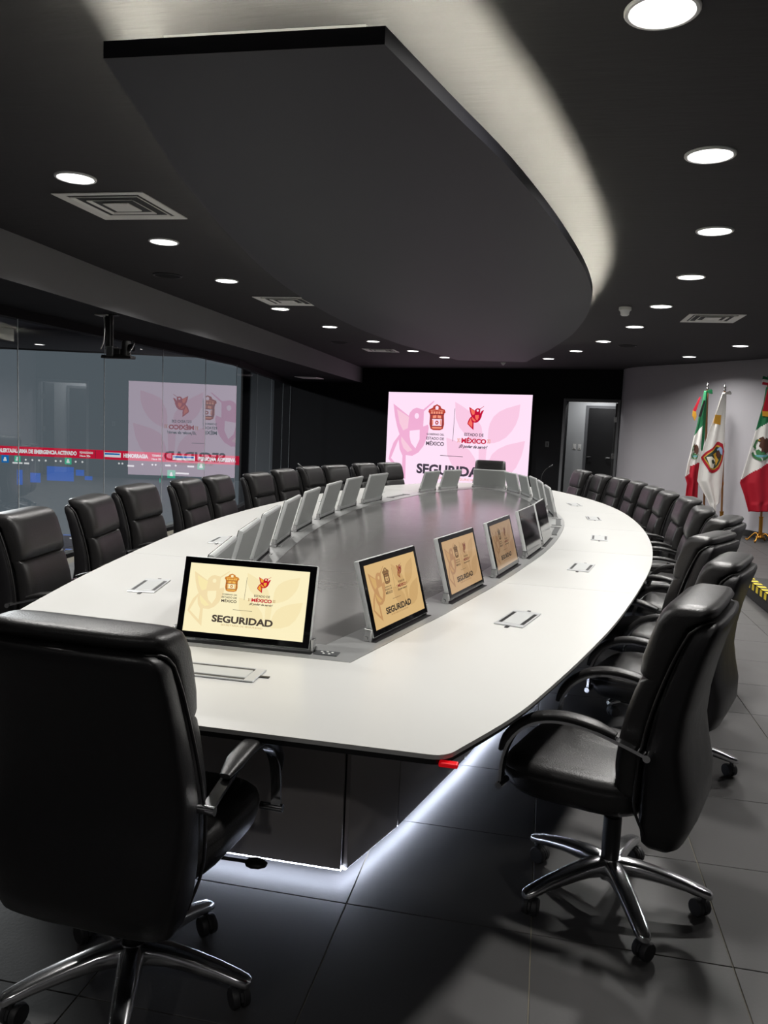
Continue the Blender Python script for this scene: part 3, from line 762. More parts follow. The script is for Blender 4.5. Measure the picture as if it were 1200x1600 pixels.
def star_leg():
    bm = bmesh.new(); rings = []
    for r_, zt, h, w_ in ((.022, .156, .062, .030), (.05, .158, .058, .033), (.10, .154, .050, .031), (.17, .140, .042, .029), (.24, .122, .036, .0265), (.295, .104, .031, .0245), (.322, .095, .028, .021), (.332, .088, .018, .013)):
        ring = []
        for a in [2 * PI * (i + .5) / 12 for i in range(12)]:
            c, s = math.cos(a), math.sin(a)
            ring.append((r_, w_ * math.copysign(abs(c) ** .6, c), zt - h / 2 + h / 2 * math.copysign(abs(s) ** .6, s)))
        rings.append(ring)
    loft(bm, rings); return bm
def caster():
    bm = bmesh.new()
    for s_ in (-1, 1):
        rings = []
        for q, r_ in ((.004, .020), (.0045, .027), (.007, .030), (.019, .030), (.024, .027), (.025, .012)):
            rings.append([(r_ * math.cos(2 * PI * i / 16), s_ * q, .0302 + r_ * math.sin(2 * PI * i / 16)) for i in range(16)])
        loft(bm, rings)
    cyl(bm, (.012, 0, .03), (.012, 0, .078), .009, n=10)
    rings = [[(.03 * math.cos(PI * i / 8), y, .03 + .03 * math.sin(PI * i / 8)) for i in range(9)] for y in (-.004, .004)]
    loft(bm, rings); return bm
def make_chair():
    r = empty('office_chair')
    obj('backrest_shell', back_shell(), MATS['leather_shell'], r, True, auto=50)
    obj('backrest_cushion', back_cushion(), MATS['leather'], r, True, auto=60)
    obj('piping', piping(), MATS['leather'], r, True)
    obj('seat', seat(), MATS['leather'], r, True, auto=60)
    for s_ in (-1, 1):
        a = obj('armrest', arm_frame(s_), MATS['chrome'], r, True, auto=40)
        obj('arm_pad', arm_pad(s_), MATS['leather'], a, True, auto=60)
    bm = bmesh.new(); box(bm, -.10, .10, -.05, .20, .345, .398, .01, 2); box(bm, -.04, .04, -.16, -.04, .36, .39, .006, 1); m_ = obj('mechanism', bm, MATS['black_plastic'], r)
    bm = bmesh.new(); tube(bm, [(.09, .10, .37), (.27, .12, .366)], .005, 8)
    rings = [[(.27 + .04 * t, .12 + .022 * f * math.cos(2 * PI * i / 10), .366 + .010 * f * math.sin(2 * PI * i / 10)) for i in range(10)] for t, f in ((0, .4), (.2, .9), (.6, 1.1), (1.1, 1.0), (1.5, .5))]
    loft(bm, rings); obj('lever', bm, MATS['black_plastic'], m_, True)
    bm = bmesh.new(); cyl(bm, (0, 0, .15), (0, 0, .30), .030, n=18); cyl(bm, (0, 0, .28), (0, 0, .352), .022, n=18); obj('gas_cylinder', bm, MATS['black_plastic'], r, True, auto=40)
    bm = bmesh.new(); cyl(bm, (0, 0, .088), (0, 0, .158), .040, .036, n=20); sb = obj('star_base', bm, MATS['polished_alu'], r, True, auto=40)
    lm = None; cmh = None
    for k in range(5):
        a = 2 * PI * k / 5
        if lm is None:
            l = obj('base_leg', star_leg(), MATS['polished_alu'], sb, True, auto=50); lm = l.data
            c = obj('caster', caster(), MATS['caster_grey'], sb, True, auto=40); cmh = c.data
        else:
            l = obj('base_leg', lm, None, sb); c = obj('caster', cmh, None, sb)
        l.rotation_euler = (0, 0, a)
        sw = random.uniform(-1.2, 1.2)
        c.rotation_euler = (0, 0, a + sw); c.location = ((.305) * math.cos(a) - .012 * math.cos(a + sw), .305 * math.sin(a) - .012 * math.sin(a + sw), 0)
    return r
ch0 = make_chair()
LIFT = ('backrest_shell', 'backrest_cushion', 'piping', 'seat', 'armrest', 'mechanism')
def place_chair(o, x, y, face, lift, base_rot):
    """face = world angle (deg) of the direction the sitter looks at"""
    rz = math.radians(face - 90); o.location = (x, y, 0); o.rotation_euler = (0, 0, rz)
    for c in o.children:
        b = c.name.split('.')[0]
        if b in LIFT: c.location.z = lift
        if b == 'star_base': c.rotation_euler = (0, 0, math.radians(base_rot) - rz)
tops = {  # top-centre of every backrest (x, y, z)
 'left': [(-2.75,3.77,1.04),(-2.90,4.67,1.035),(-3.00,5.42,1.05),(-3.06,6.41,1.03),(-3.08,7.10,1.02),(-3.03,8.04,1.0),(-2.97,8.73,1.01),(-2.87,9.41,1.015),(-2.73,10.07,1.01),(-2.49,10.77,1.02),(-2.24,11.33,1.02)],
 'right': [(.88,3.83,1.055),(.96,4.62,1.07),(1.155,5.287,1.10),(1.245,6.53,1.045),(1.29,7.40,1.05),(1.24,8.31,1.03),(1.22,9.32,1.01),(1.11,9.89,1.025),(.96,10.53,1.025),(.77,11.08,1.025),(.52,11.62,1.045)]}
chairs = [(-1.015, 1.87, 87, 0.0, 3, 'black leather swivel chair seen from behind at the near end of the table'),
          (.296, 2.68, 161, 0.0, -3, 'black leather swivel chair nearest the camera on the right, chrome star base in full view')]
for nm, s_ in (('left', -1), ('right', 1)):
    for k, (tx_, ty, tz) in enumerate(tops[nm]):
        # nearest outline point gives the facing
        best = min(side(co_, s_), key=lambda q: (q[0] - tx_) ** 2 + (q[1] - ty) ** 2)
        n_ = normal_at(co_, min(best[1], 11.9), s_)
        ang = math.degrees(math.atan2(-n_.y, -n_.x)) + random.uniform(-4, 4)
        d = .25
        if nm == 'right' and k > 3: ang = 180 + ((ang % 360) - 180) * .55
        if nm == 'right' and k < 3: ang = (159, 152, 158)[k]
        lab = 'black leather swivel chair, %s from the near end of the %s row' % (ORD[k + (1 if nm == 'right' else 0)], nm)
        chairs.append((tx_ - n_.x * d, ty - n_.y * d, ang, tz - 1.10, ang - 90 + random.uniform(-5, 5), lab))
chairs.append((-.86, 12.45, -90, -.03, 20, 'black leather swivel chair at the far end before the pink screen'))
for i, (x, y, fa_, li, br, lab) in enumerate(chairs):
    o = ch0 if i == 0 else copy_tree(ch0)
    place_chair(o, x, y, fa_, li, br); tag(o, lab, 'chair', 'swivel chairs around the table')

# ------------------------------------------------------------------ ceiling canopy
CZ0, CZP, CZ1 = 2.575, 2.583, 2.622
CAN = [(2.19,.409),(2.64,.526),(3.3,.70),(4.2,.885),(5.3,1.06),(6.25,1.15),(7.2,1.178),(8.1,1.153),(8.9,1.10),(10.06,.955),(10.65,.85),(11.75,.62),(12.2,.54),(12.32,.50),(12.34,.46),(12.345,.23),(12.35,0)]
cc = curve(CAN)
can = tag(empty('ceiling_canopy', (-.9, 7, CEIL)), 'large dark boat-shaped canopy hung under the ceiling with glowing rim', 'ceiling canopy')
def ccx(y):
    T = [(2.0, -.90), (6.2, -.897), (8.1, -.935), (10.0, -.965), (12.4, -.91)]
    for (a, p), (b, q) in zip(T, T[1:]):
        if y <= b: return p + (q - p) * max(0, y - a) / (b - a)
    return T[-1][1]
def cside(L, s_): return [(ccx(q.y) + s_ * q.x + .9, q.y - 7) for q in L]
def fullpoly(cv): return cside([Vector((0, cv[0].y))] + cv, 1) + cside(cv[::-1], -1)[0 if cv[-1].x > .01 else 1:]
bm = bmesh.new(); prism(bm, fullpoly(cc), CZ0 - CEIL, CZP - CEIL)
for f in bm.faces:
    if abs(f.normal.z) < .5: f.material_index = 1
obj('slab', bm, None, can, mats=[MATS['canopy_paint'], MATS['canopy_edge']])
c2 = [Vector((wAt(cc, 2.65) - .178, 2.65))] + [Vector((max(q.x - .178, .05), q.y)) for q in cc if 2.66 < q.y < 11.9]
bm = bmesh.new(); prism(bm, [(x - .11, y) for x, y in fullpoly(c2)], CZP - CEIL, -.001); obj('core', bm, MATS['fascia_paint'], can)
def band(name, d0, d1, z0, z1, m_):
    A_ = offset(cc, d0) if d0 > 0 else cc; B_ = offset(cc, d1); bm = bmesh.new()
    a = fullpoly(A_); b = fullpoly(B_)
    def verts(P, z): return [bm.verts.new((*p, z)) for p in P]
    # resample both loops to one count so that they pair up
    def res(P, n=160):
        P = P + P[:1]; L = [0]
        for p, q in zip(P, P[1:]): L.append(L[-1] + math.hypot(q[0] - p[0], q[1] - p[1]))
        out = []; k = 0
        for i in range(n):
            t = L[-1] * i / n
            while L[k + 1] < t: k += 1
            f = (t - L[k]) / max(L[k + 1] - L[k], 1e-9); out.append((P[k][0] + (P[k + 1][0] - P[k][0]) * f, P[k][1] + (P[k + 1][1] - P[k][1]) * f))
        return out
    a = []; b = []
    na = len(A_); 
    for s_ in (1, -1):
        pa = cside(A_, s_); pb = cside(B_, s_)
        def half(P, n=70):
            L = [0]
            for p, q in zip(P, P[1:]): L.append(L[-1] + math.hypot(q[0] - p[0], q[1] - p[1]))
            out = []; k = 0
            for i in range(n + 1):
                t = L[-1] * i / n
                while k < len(L) - 2 and L[k + 1] < t: k += 1
                f = (t - L[k]) / max(L[k + 1] - L[k], 1e-9); out.append((P[k][0] + (P[k + 1][0] - P[k][0]) * f, P[k][1] + (P[k + 1][1] - P[k][1]) * f))
            return out
        ha, hb = half(pa), half(pb)
        if s_ == 1: a += ha; b += hb
        else: a += ha[::-1][1:]; b += hb[::-1][1:]
    A0, A1, B0, B1 = verts(a, z0), verts(a, z1), verts(b, z0), verts(b, z1); n = len(a)
    for i in range(n):
        j = (i + 1) % n
        bm.faces.new((A0[i], A0[j], A1[j], A1[i])); bm.faces.new((B0[j], B0[i], B1[i], B1[j]))
        bm.faces.new((A1[i], A1[j], B1[j], B1[i])); bm.faces.new((A0[j], A0[i], B0[i], B0[j]))
    return obj(name, bm, m_, can)
band('led_strip', .022, .036, CZP - CEIL + .0005, CZP - CEIL + .003, MATS['cove_led'])
band('rim', .0, .010, CZP - CEIL - .0005, CZ1 - CEIL, MATS['canopy_edge'])

# ------------------------------------------------------------------ downlights
def make_downlight():
    r = empty('downlight')
    bm = bmesh.new(); loft(bm, [[(q * math.cos(2 * PI * i / 32), q * math.sin(2 * PI * i / 32), z) for i in range(32)] for q, z in ((.112, 0), (.112, -.006), (.108, -.010), (.098, -.010), (.094, -.004))], False)
    obj('trim_ring', bm, MATS['ring_white'], r, True, auto=40)
    bm = bmesh.new(); cyl(bm, (0, 0, -.0005), (0, 0, -.006), .096, n=32); obj('diffuser', bm, MATS['diffuser'], r)
    la = bpy.data.lights.new('lamp', 'AREA'); la.shape = 'DISK'; la.size = .18; la.energy = DOWNLIGHT_W; la.color = (1, .975, .94); la.spread = math.radians(150)
    lo = bpy.data.objects.new('lamp', la); C.objects.link(lo); lo.parent = r; lo.location = (0, 0, -.014)
    return r
dl0 = make_downlight()
S_ = (CEIL - HC) / (2.7 - HC)
LL = [(-2.33,3.655),(-2.552,5.009),(-2.703,6.423),(-2.78,8.015),(-2.653,9.457),(-2.467,11.051),(-2.125,12.344),(-1.757,13.343)]
RL = [(.223,2.35),(.56,3.515),(.816,4.769),(.914,6.11),(.892,7.489),(.816,8.921),(.592,10.399),(.303,11.705),(-.076,13.06)]
XL = [(1.881,12.136),(2.215,10.557)]
lst = [(x, y, 'round white ceiling downlight, %s from the near end of the left arc' % ORD[k], 'downlights around the canopy') for k, (x, y) in enumerate(LL)]
lst += [(x, y, 'round white ceiling downlight, %s from the near end of the right arc' % ORD[k], 'downlights around the canopy') for k, (x, y) in enumerate(RL)]
lst += [(x, y, 'round white ceiling downlight by the grey wall, ' + ('farther' if k == 0 else 'nearer') + ' of the two', 'downlights by the flags') for k, (x, y) in enumerate(XL)]
lst += [(x, y, 'added white ceiling downlight over the taped platform, %s from the camera, outside the picture' % ORD[k], 'downlights by the flags') for k, (x, y) in enumerate(((2.95, 4.9), (2.85, 6.7), (2.62, 8.7)))]  # unseen lamps added to brighten the floor on the right
lst += [(-2.05, 2.35, 'added white ceiling downlight nearest the camera on the left arc, outside the picture', 'downlights around the canopy'), (-1.7, -.9, 'added white ceiling downlight behind the camera on the left', 'downlights behind the camera'), (.6, -.9, 'added white ceiling downlight behind the camera on the right', 'downlights behind the camera')]  # unseen lamps added to light the floor and chairs near the camera
for i, (x, y, lab, gr) in enumerate(lst):
    o = dl0 if i == 0 else copy_tree(dl0)
    o.location = (x * S_, y * S_, CEIL); tag(o, lab, 'downlight', gr)
    if y < 0:      # dimmed pair added behind the camera
        for c in o.children:
            if c.type == 'LIGHT': c.data = c.data.copy(); c.data.energy = DOWNLIGHT_W * .4

# ------------------------------------------------------------------ ceiling vents, detectors, speakers
def make_vent():
    r = empty('ceiling_vent')
    def ringsq(bm, a, b, z0, z1):
        P = [[(sx * q, sy * q, z) for sx, sy in ((-1, -1), (1, -1), (1, 1), (-1, 1))] for q, z in ((a, z0), (b, z1), (b - .006, z1 + .004), (a, z0 + .006))]
        for k in range(4):
            A = [bm.verts.new(p) for p in P[k]]; B = [bm.verts.new(p) for p in P[(k + 1) % 4]]
            for i in range(4): bm.faces.new((A[i], A[(i + 1) % 4], B[(i + 1) % 4], B[i]))
    bm = bmesh.new(); ringsq(bm, .30, .24, -.008, -.003); obj('frame', bm, MATS['vent_white'], r)
    for a, b in ((.225, .18), (.155, .11)):
        bm = bmesh.new(); ringsq(bm, a, b, -.012, .012); obj('louvre', bm, MATS['vent_white'], r)
    bm = bmesh.new(); box(bm, -.088, .088, -.088, .088, -.012, -.004, .003, 1); obj('core_plate', bm, MATS['vent_white'], r)
    bm = bmesh.new(); box(bm, -.27, .27, -.27, .27, -.0025, -.0005); obj('duct', bm, MATS['vent_dark'], r)
    return r
v0 = make_vent()
for i, (x, y, sx, sy, lab) in enumerate(((-2.37, 4.165, .98, 1, 'square white ceiling vent nearest the camera, beside the first left downlight'), (-2.53, 7.5, 1, .95, 'square white ceiling vent in the left middle above the fourth left downlight'), (-2.64, 12.4, .95, .9, 'square white ceiling vent farthest away on the left'), (1.445, 8.2, .93, 1.05, 'square white ceiling vent on the right above the flags'))):
    o = v0 if i == 0 else copy_tree(v0)
    o.location = (x * S_, y * S_, CEIL); o.scale = (sx, sy, 1); tag(o, lab, 'vent', 'ceiling vents')
sd = tag(empty('smoke_detector', (.60 * S_, 7.6 * S_, CEIL)), 'white smoke detector on the ceiling right of the canopy', 'smoke detector')
bm = bmesh.new(); cyl(bm, (0, 0, 0), (0, 0, -.03), .062, n=24); obj('base', bm, MATS['white_plastic'], sd, True, auto=40)
bm = bmesh.new(); loft(bm, [[(q * math.cos(2 * PI * i / 24), q * math.sin(2 * PI * i / 24), z) for i in range(24)] for q, z in ((.055, -.03), (.045, -.05), (.042, -.075), (.030, -.085))]); obj('sensor_head', bm, MATS['ring_white'], sd, True, auto=40)
sd = tag(empty('ceiling_sensor', (-.84 * S_, 14.1 * S_, CEIL)), 'tiny white ceiling sensor beyond the far tip of the canopy', 'sensor')
bm = bmesh.new(); cyl(bm, (0, 0, 0), (0, 0, -.02), .05, .045, n=20); obj('base', bm, MATS['white_plastic'], sd, True, auto=40)
bm = bmesh.new(); loft(bm, [[(q * math.cos(2 * PI * i / 20), q * math.sin(2 * PI * i / 20), z) for i in range(20)] for q, z in ((.034, -.02), (.03, -.04), (.012, -.052))]); obj('dome', bm, MATS['ring_white'], sd, True)
for k, (x, y, lab) in enumerate(((-3.127, 6.212, 'nearer'), (-3.031, 11.341, 'farther'), (.917, 10.862, 'right hand'))):
    e = tag(empty('ceiling_speaker', (x * S_, y * S_, CEIL)), lab + ' round black speaker grille flush in the dark ceiling', 'speaker', 'ceiling speakers')
    bm = bmesh.new(); loft(bm, [[(q * math.cos(2 * PI * i / 28), q * math.sin(2 * PI * i / 28), z) for i in range(28)] for q, z in ((.135, 0), (.135, -.008), (.118, -.010), (.115, -.004))], False); obj('ring', bm, MATS['black_plastic'], e, True, auto=40)
    bm = bmesh.new(); cyl(bm, (0, 0, -.0005), (0, 0, -.006), .116, n=28); obj('grille', bm, MATS['black_paint'], e)
e = tag(empty('soffit_grille', (-5.25, 17.2, 2.5)), 'small pale grille under the dark soffit near the black wall', 'grille')
bm = bmesh.new(); box(bm, -.25, .25, -.3, .3, -.012, 0, .003, 1); obj('frame', bm, MATS['vent_white'], e)
bm = bmesh.new()
for k in range(5): box(bm, -.2, .2, -.24 + k * .1, -.19 + k * .1, -.018, -.011)
obj('slat', bm, MATS['vent_white'], e)

# ------------------------------------------------------------------ camera on the soffit
pc = tag(empty('ceiling_camera', (-4.23, 7.2, 2.5)), 'black camera on a pole bracket hanging from the left soffit', 'camera')
bm = bmesh.new(); box(bm, -.07, .06, -.06, .06, -.012, 0, .002, 1); obj('mount_plate', bm, MATS['white_plastic'], pc, loc=(-.05, 0, 0))
bm = bmesh.new(); box(bm, -.025, .03, -.03, .03, -.33, -.001, .003, 1); box(bm, .034, .044, -.01, .01, -.33, -.001); box(bm, .02, .10, -.03, .03, -.008, 0); obj('pole', bm, MATS['black_plastic'], pc)
bm = bmesh.new(); tube(bm, crom([(-.05, -.01, -.012), (-.035, -.02, -.10), (-.02, -.05, -.2), (-.03, -.05, -.27), (-.07, -.03, -.33)], 6), .006, 8); obj('cable', bm, MATS['white_plastic'], pc, True)
bm = bmesh.new(); box(bm, .0, .075, -.06, .05, -.40, -.30, .006, 1); obj('bracket', bm, MATS['dark_grey_plastic'], pc)
bm = bmesh.new(); box(bm, -.06, .26, -.05, .05, -.415, -.385, .006, 1); box(bm, .07, .14, -.04, .04, -.385, -.32, .008, 1); obj('arm', bm, MATS['black_plastic'], pc)
bm = bmesh.new(); cyl(bm, (.185, 0, -.385), (.185, 0, -.25), .045, n=20); cyl(bm, (.185, 0, -.25), (.185, 0, -.245), .04, n=20); obj('body', bm, MATS['black_plastic'], pc, True, auto=40)
bm = bmesh.new(); cyl(bm, (.235, -.03, -.31), (.275, -.03, -.31), .035, n=16); obj('lens', bm, MATS['bezel_glass'], pc, True, auto=40)
bm = bmesh.new(); tube(bm, crom([(.24, -.05, -.36), (.27, -.06, -.33), (.29, -.05, -.28), (.275, -.04, -.245)], 5), .008, 8); obj('lever', bm, MATS['chrome'], pc, True)

# ------------------------------------------------------------------ microphones
def make_mic():
    r = empty('gooseneck_microphone')
    bm = bmesh.new(); loft(bm, [[(q * math.cos(2 * PI * i / 20), q * 1.2 * math.sin(2 * PI * i / 20), z) for i in range(20)] for q, z in ((.05, 0), (.052, .012), (.04, .03), (.02, .036))]); obj('base', bm, MATS['black_plastic'], r, True, auto=50)
    bm = bmesh.new(); tube(bm, crom([(0, 0, .03), (0, 0, .12), (.01, 0, .22), (.05, 0, .30), (.11, 0, .35)], 6), .005, 8); obj('gooseneck', bm, MATS['black_plastic'], r, True)
    bm = bmesh.new(); loft(bm, [[(.11 + d, q * math.cos(2 * PI * i / 12), .35 + d * .6 + q * math.sin(2 * PI * i / 12)) for i in range(12)] for d, q in ((0, .008), (.005, .011), (.035, .011), (.042, .006))]); obj('head', bm, MATS['dark_grey_plastic'], r, True)
    return r
mc0 = make_mic()
for i, (x, y, rz, lab) in enumerate(((-.06, 11.0, .3, 'slim black gooseneck microphone on the far right of the tabletop'), (-2.40, 8.0, 2.9, 'slim black gooseneck microphone before a left row chair'))):
    o = mc0 if i == 0 else copy_tree(mc0)
    o.location = (x, y, .7402); o.rotation_euler = (0, 0, rz); tag(o, lab, 'microphone', 'gooseneck microphones')

# ------------------------------------------------------------------ flags
def inpoly(x, y, P):
    c = False; j = len(P) - 1
    for i in range(len(P)):
        if (P[i][1] > y) != (P[j][1] > y) and x < (P[j][0] - P[i][0]) * (y - P[i][1]) / (P[j][1] - P[i][1]) + P[i][0]: c = not c
        j = i
    return c
def interp(L, y):
    if y <= L[0][1]: return L[0][0]
    for a, b in zip(L, L[1:]):
        if a[1] <= y <= b[1]: return a[0] + (b[0] - a[0]) * (y - a[1]) / max(b[1] - a[1], 1e-6)
    return L[-1][0]
SP = 649.0
def flag(name, tip_world, tip_px, base_px, left, right, regions, folds, phase, label, base_z=0.0, ncol=44, nrow=110):
    """left/right: outline in enlarged picture units, converted to metres in a plane facing the room"""
    cr, sr = math.cos(ROLL), math.sin(ROLL)
    def loc(px, py, y=0.0):
        dx, dy = px - tip_px[0], py - tip_px[1]
        return Vector(((dx * cr + dy * sr) / SP, y, tip_world[2] + (dx * sr - dy * cr) / SP))
    b = loc(*base_px)
    root = tag(empty(name, (tip_world[0] + vr.x * b.x, tip_world[1] + vr.y * b.x, 0), YAW), label, 'flag', 'flags by the grey wall')
    off = Vector((-b.x, 0, 0))
    def L_(px, py, y=0.0): return loc(px, py, y) + off
    p0 = Vector((0, 0, .05)); p1 = L_(tip_px[0], tip_px[1] + 55)
    bm = bmesh.new(); cyl(bm, p0, p1, .017, n=14); obj('pole', bm, MATS['wood_pole'], root, True, auto=40)
    d = (p1 - p0).normalized()
    bm = bmesh.new()
    for k, (q, r_) in enumerate(((.0, .02), (.012, .026), (.02, .014), (.05, .022), (.07, .016), (.075, .006), (.12, .002))): pass
    rings = []
    for q, r_ in ((-.01, .018), (.0, .022), (.012, .026), (.022, .012), (.04, .02), (.055, .022), (.075, .012), (.085, .006), (.13, .0015)):
        c_ = p1 + d * q; rings.append([(c_.x + r_ * math.cos(2 * PI * i / 12), c_.y + r_ * math.sin(2 * PI * i / 12), c_.z) for i in range(12)])
    loft(bm, rings); obj('finial', bm, MATS['steel'], root, True)
    for q in (.35, .62):
        c_ = p0 + (p1 - p0) * q; bm = bmesh.new(); cyl(bm, c_ - d * .03, c_ + d * .03, .021, n=14); obj('ferrule', bm, MATS['brass'], root, True, auto=40)
    bm = bmesh.new(); cyl(bm, p0, p0 + d * .33, .028, n=16); cyl(bm, p0 + d * .33, p0 + d * .345, .034, n=16)
    obj('socket', bm, MATS['brass'], root, True, auto=40)
    bm = bmesh.new(); loft(bm, [[(q * math.cos(2 * PI * i / 24), q * math.sin(2 * PI * i / 24), z) for i in range(24)] for q, z in ((.06, .06), (.07, .075), (.05, .10), (.03, .12))])
    for k in range(4):
        a = PI / 4 + k * PI / 2; c, s = math.cos(a), math.sin(a)
        tube(bm, crom([(c * .03, s * .03, .10), (c * .08, s * .08, .13), (c * .14, s * .14, .07), (c * .19, s * .19, .012), (c * .22, s * .22, .03)], 5), .012, 8)
    obj('stand', bm, MATS['brass'], root, True, auto=50)
    # cloth
    y0, y1 = min(left[0][1], right[0][1]), max(left[-1][1], right[-1][1])
    def fy(u, v): return -(.03 + .036 * v * (math.sin(u * folds * 2 * PI + phase + v * 1.3) * .8 + math.sin(u * folds * 4.3 + phase * 2) * .35) + .03 * math.sin(u * PI))
    bm = bmesh.new(); G = []
    for j in range(nrow + 1):
        v = j / nrow; py = y0 + (y1 - y0) * v; a, b_ = interp(left, py), interp(right, py); row = []
        for i in range(ncol + 1):
            u = i / ncol; row.append((bm.verts.new(L_(a + (b_ - a) * u, py, fy(u, v))), a + (b_ - a) * u, py))
        G.append(row)
    for j in range(nrow):
        for i in range(ncol):
            q = [G[j][i], G[j][i + 1], G[j + 1][i + 1], G[j + 1][i]]
            f = bm.faces.new([k[0] for k in q]); mx_ = sum(k[1] for k in q) / 4; my_ = sum(k[2] for k in q) / 4
            f.material_index = 0
            for k, P in enumerate(regions):
                if inpoly(mx_, my_, P[1]): f.material_index = P[0]
    cloth = obj('cloth', bm, None, root, True, mats=[MATS['flag_white'], MATS['flag_green'], MATS['flag_red']])
    md = cloth.modifiers.new('thickness', 'SOLIDIFY'); md.thickness = .003; md.offset = 1
    def depth(px, py):
        v = (py - y0) / (y1 - y0); a, b_ = interp(left, py), interp(right, py); u = (px - a) / max(b_ - a, 1); return fy(min(max(u, 0), 1), v)
    def patch(nm, P, m_, parent, lift, sub=1):
        bm = bmesh.new(); cx_ = sum(p[0] for p in P) / len(P); cy_ = sum(p[1] for p in P) / len(P); N = 9
        pts = []
        for p, q in zip(P, P[1:] + P[:1]):
            n_ = max(1, int(math.hypot(q[0] - p[0], q[1] - p[1]) / 7))
            for k in range(n_): pts.append((p[0] + (q[0] - p[0]) * k / n_, p[1] + (q[1] - p[1]) * k / n_))
        c0 = bm.verts.new(L_(cx_, cy_, depth(cx_, cy_) - lift)); prev = None
        rings = []
        for k in range(1, N + 1):
            rings.append([bm.verts.new(L_(cx_ + (x - cx_) * k / N, cy_ + (y - cy_) * k / N, depth(cx_ + (x - cx_) * k / N, cy_ + (y - cy_) * k / N) - lift)) for x, y in pts])
        n_ = len(pts)
        for i in range(n_): bm.faces.new((c0, rings[0][i], rings[0][(i + 1) % n_]))
        for k in range(N - 1):
            for i in range(n_): bm.faces.new((rings[k][i], rings[k + 1][i], rings[k + 1][(i + 1) % n_], rings[k][(i + 1) % n_]))
        return obj(nm, bm, m_, parent, True)
    return root, cloth, patch, L_
mat('eagle_brown', (74, 40, 26), .7); mat('cactus_green', (60, 120, 70), .7); mat('crest_gold', (206, 160, 50), .6); mat('crest_blue', (150, 180, 215), .7); mat('crest_dark', (44, 60, 52), .7); mat('pale_cloth', (225, 222, 205), .7)
mat('lake_blue', (110, 176, 186), .7)
def eagle(patch, cloth, cx_, cy_, a, b):
    def e(x, y): return (cx_ + x * a, cy_ + y * b)
    em = patch('emblem', [e(math.cos(t), math.sin(t)) for t in [2 * PI * k / 20 for k in range(20)]], MATS['flag_white'], cloth.parent, .012)
    # wreath
    for t0, t1, m_ in ((20, 88, 'cactus_green'), (92, 160, 'cactus_green')):
        P = [e(math.cos(math.radians(t)), math.sin(math.radians(t))) for t in range(t0, t1 + 1, 8)] + [e(.82 * math.cos(math.radians(t)), .82 * math.sin(math.radians(t))) for t in range(t1, t0 - 1, -8)]
        patch('wreath', P, MATS[m_], em, .022)
    patch('lake', [e(-.62, .55), e(.62, .55), e(.4, .72), e(-.4, .72)], MATS['lake_blue'], em, .020)
    patch('cactus', [e(-.55, .2), e(-.3, .1), e(-.05, .35), e(.3, .3), e(.45, .5), e(-.45, .55)], MATS['cactus_green'], em, .022)
    patch('eagle', [e(-.28, -.78), e(-.02, -.92), e(.12, -.70), e(.35, -.82), e(.62, -.62), e(.82, -.28), e(.78, .12), e(.55, .34), e(.35, .42), e(.10, .20), e(-.15, .34), e(-.1, .05), e(-.32, -.15), e(-.20, -.45), e(-.42, -.58)], MATS['eagle_brown'], em, .028)
    patch('snake', [e(-.62, -.6), e(-.42, -.72), e(-.36, -.62), e(-.55, -.42), e(-.72, -.12), e(-.52, .02), e(-.58, .10), e(-.85, -.10)], MATS['cactus_green'], em, .031)
    patch('beak', [e(-.44, -.60), e(-.28, -.70), e(-.22, -.58)], MATS['crest_gold'], em, .038)
def ribbon_bow(L_, root, px, py, cols):
    for k, m_ in enumerate(cols):
        bm = bmesh.new()
        P = [[(px - 8, py - 6 + k * 10), (px + 40, py - 18 + k * 12), (px + 56, py - 2 + k * 14), (px + 44, py + 6 + k * 13), (px + 4, py + 6 + k * 8)]][0]
        f = [bm.verts.new(L_(x, y, -.05 - .006 * k)) for x, y in P]; bm.faces.new(f)
        r_ = bmesh.ops.extrude_face_region(bm, geom=list(bm.faces)); bmesh.ops.translate(bm, verts=[v for v in r_['geom'] if isinstance(v, bmesh.types.BMVert)], vec=(0, .005, 0))
        obj('bow', bm, MATS[m_], root)
def ribbon_strip(name, L_, root, P, m_, y):
    bm = bmesh.new(); f = [bm.verts.new(L_(px, py, y)) for px, py in P]; bm.faces.new(f)
    r_ = bmesh.ops.extrude_face_region(bm, geom=list(bm.faces)); bmesh.ops.translate(bm, verts=[v for v in r_['geom'] if isinstance(v, bmesh.types.BMVert)], vec=(0, .006, 0))
    return obj(name, bm, MATS[m_], root)
# left national flag
rt, cl_, patch, L_ = flag('mexican_flag', (2.492, 14.0, 2.44), (305, 130), (330, 1560),
    [(262,205),(248,300),(232,390),(200,560),(168,700),(140,850),(112,970),(90,1120),(112,1180),(100,1330),(104,1430)],
    [(296,205),(292,400),(286,700),(268,850),(246,960),(236,1120),(232,1430)],
    [(1, [(100,150),(340,150),(340,900),(250,830),(250,572),(172,678),(100,700)]), (2, [(60,1125),(140,1085),(146,1000),(236,958),(330,930),(330,1500),(60,1500)])], 2.0, .6,
    'green white and red flag with eagle emblem, leftmost of the three on poles')
eagle(patch, cl_, 182, 838, 40, 88)
ribbon_strip('ribbon', L_, rt, [(238,262),(250,272),(205,420),(172,408)], 'flag_red', .05)
ribbon_strip('fringe', L_, rt, [(172,409),(206,421),(214,470),(196,520),(165,460)], 'gold_fringe', .05)
ribbon_strip('tassel', L_, rt, [(252,300),(268,310),(232,478),(204,472)], 'black_plastic', -.075)
ribbon_bow(L_, rt, 292, 205, ['flag_green', 'flag_green', 'flag_green'])
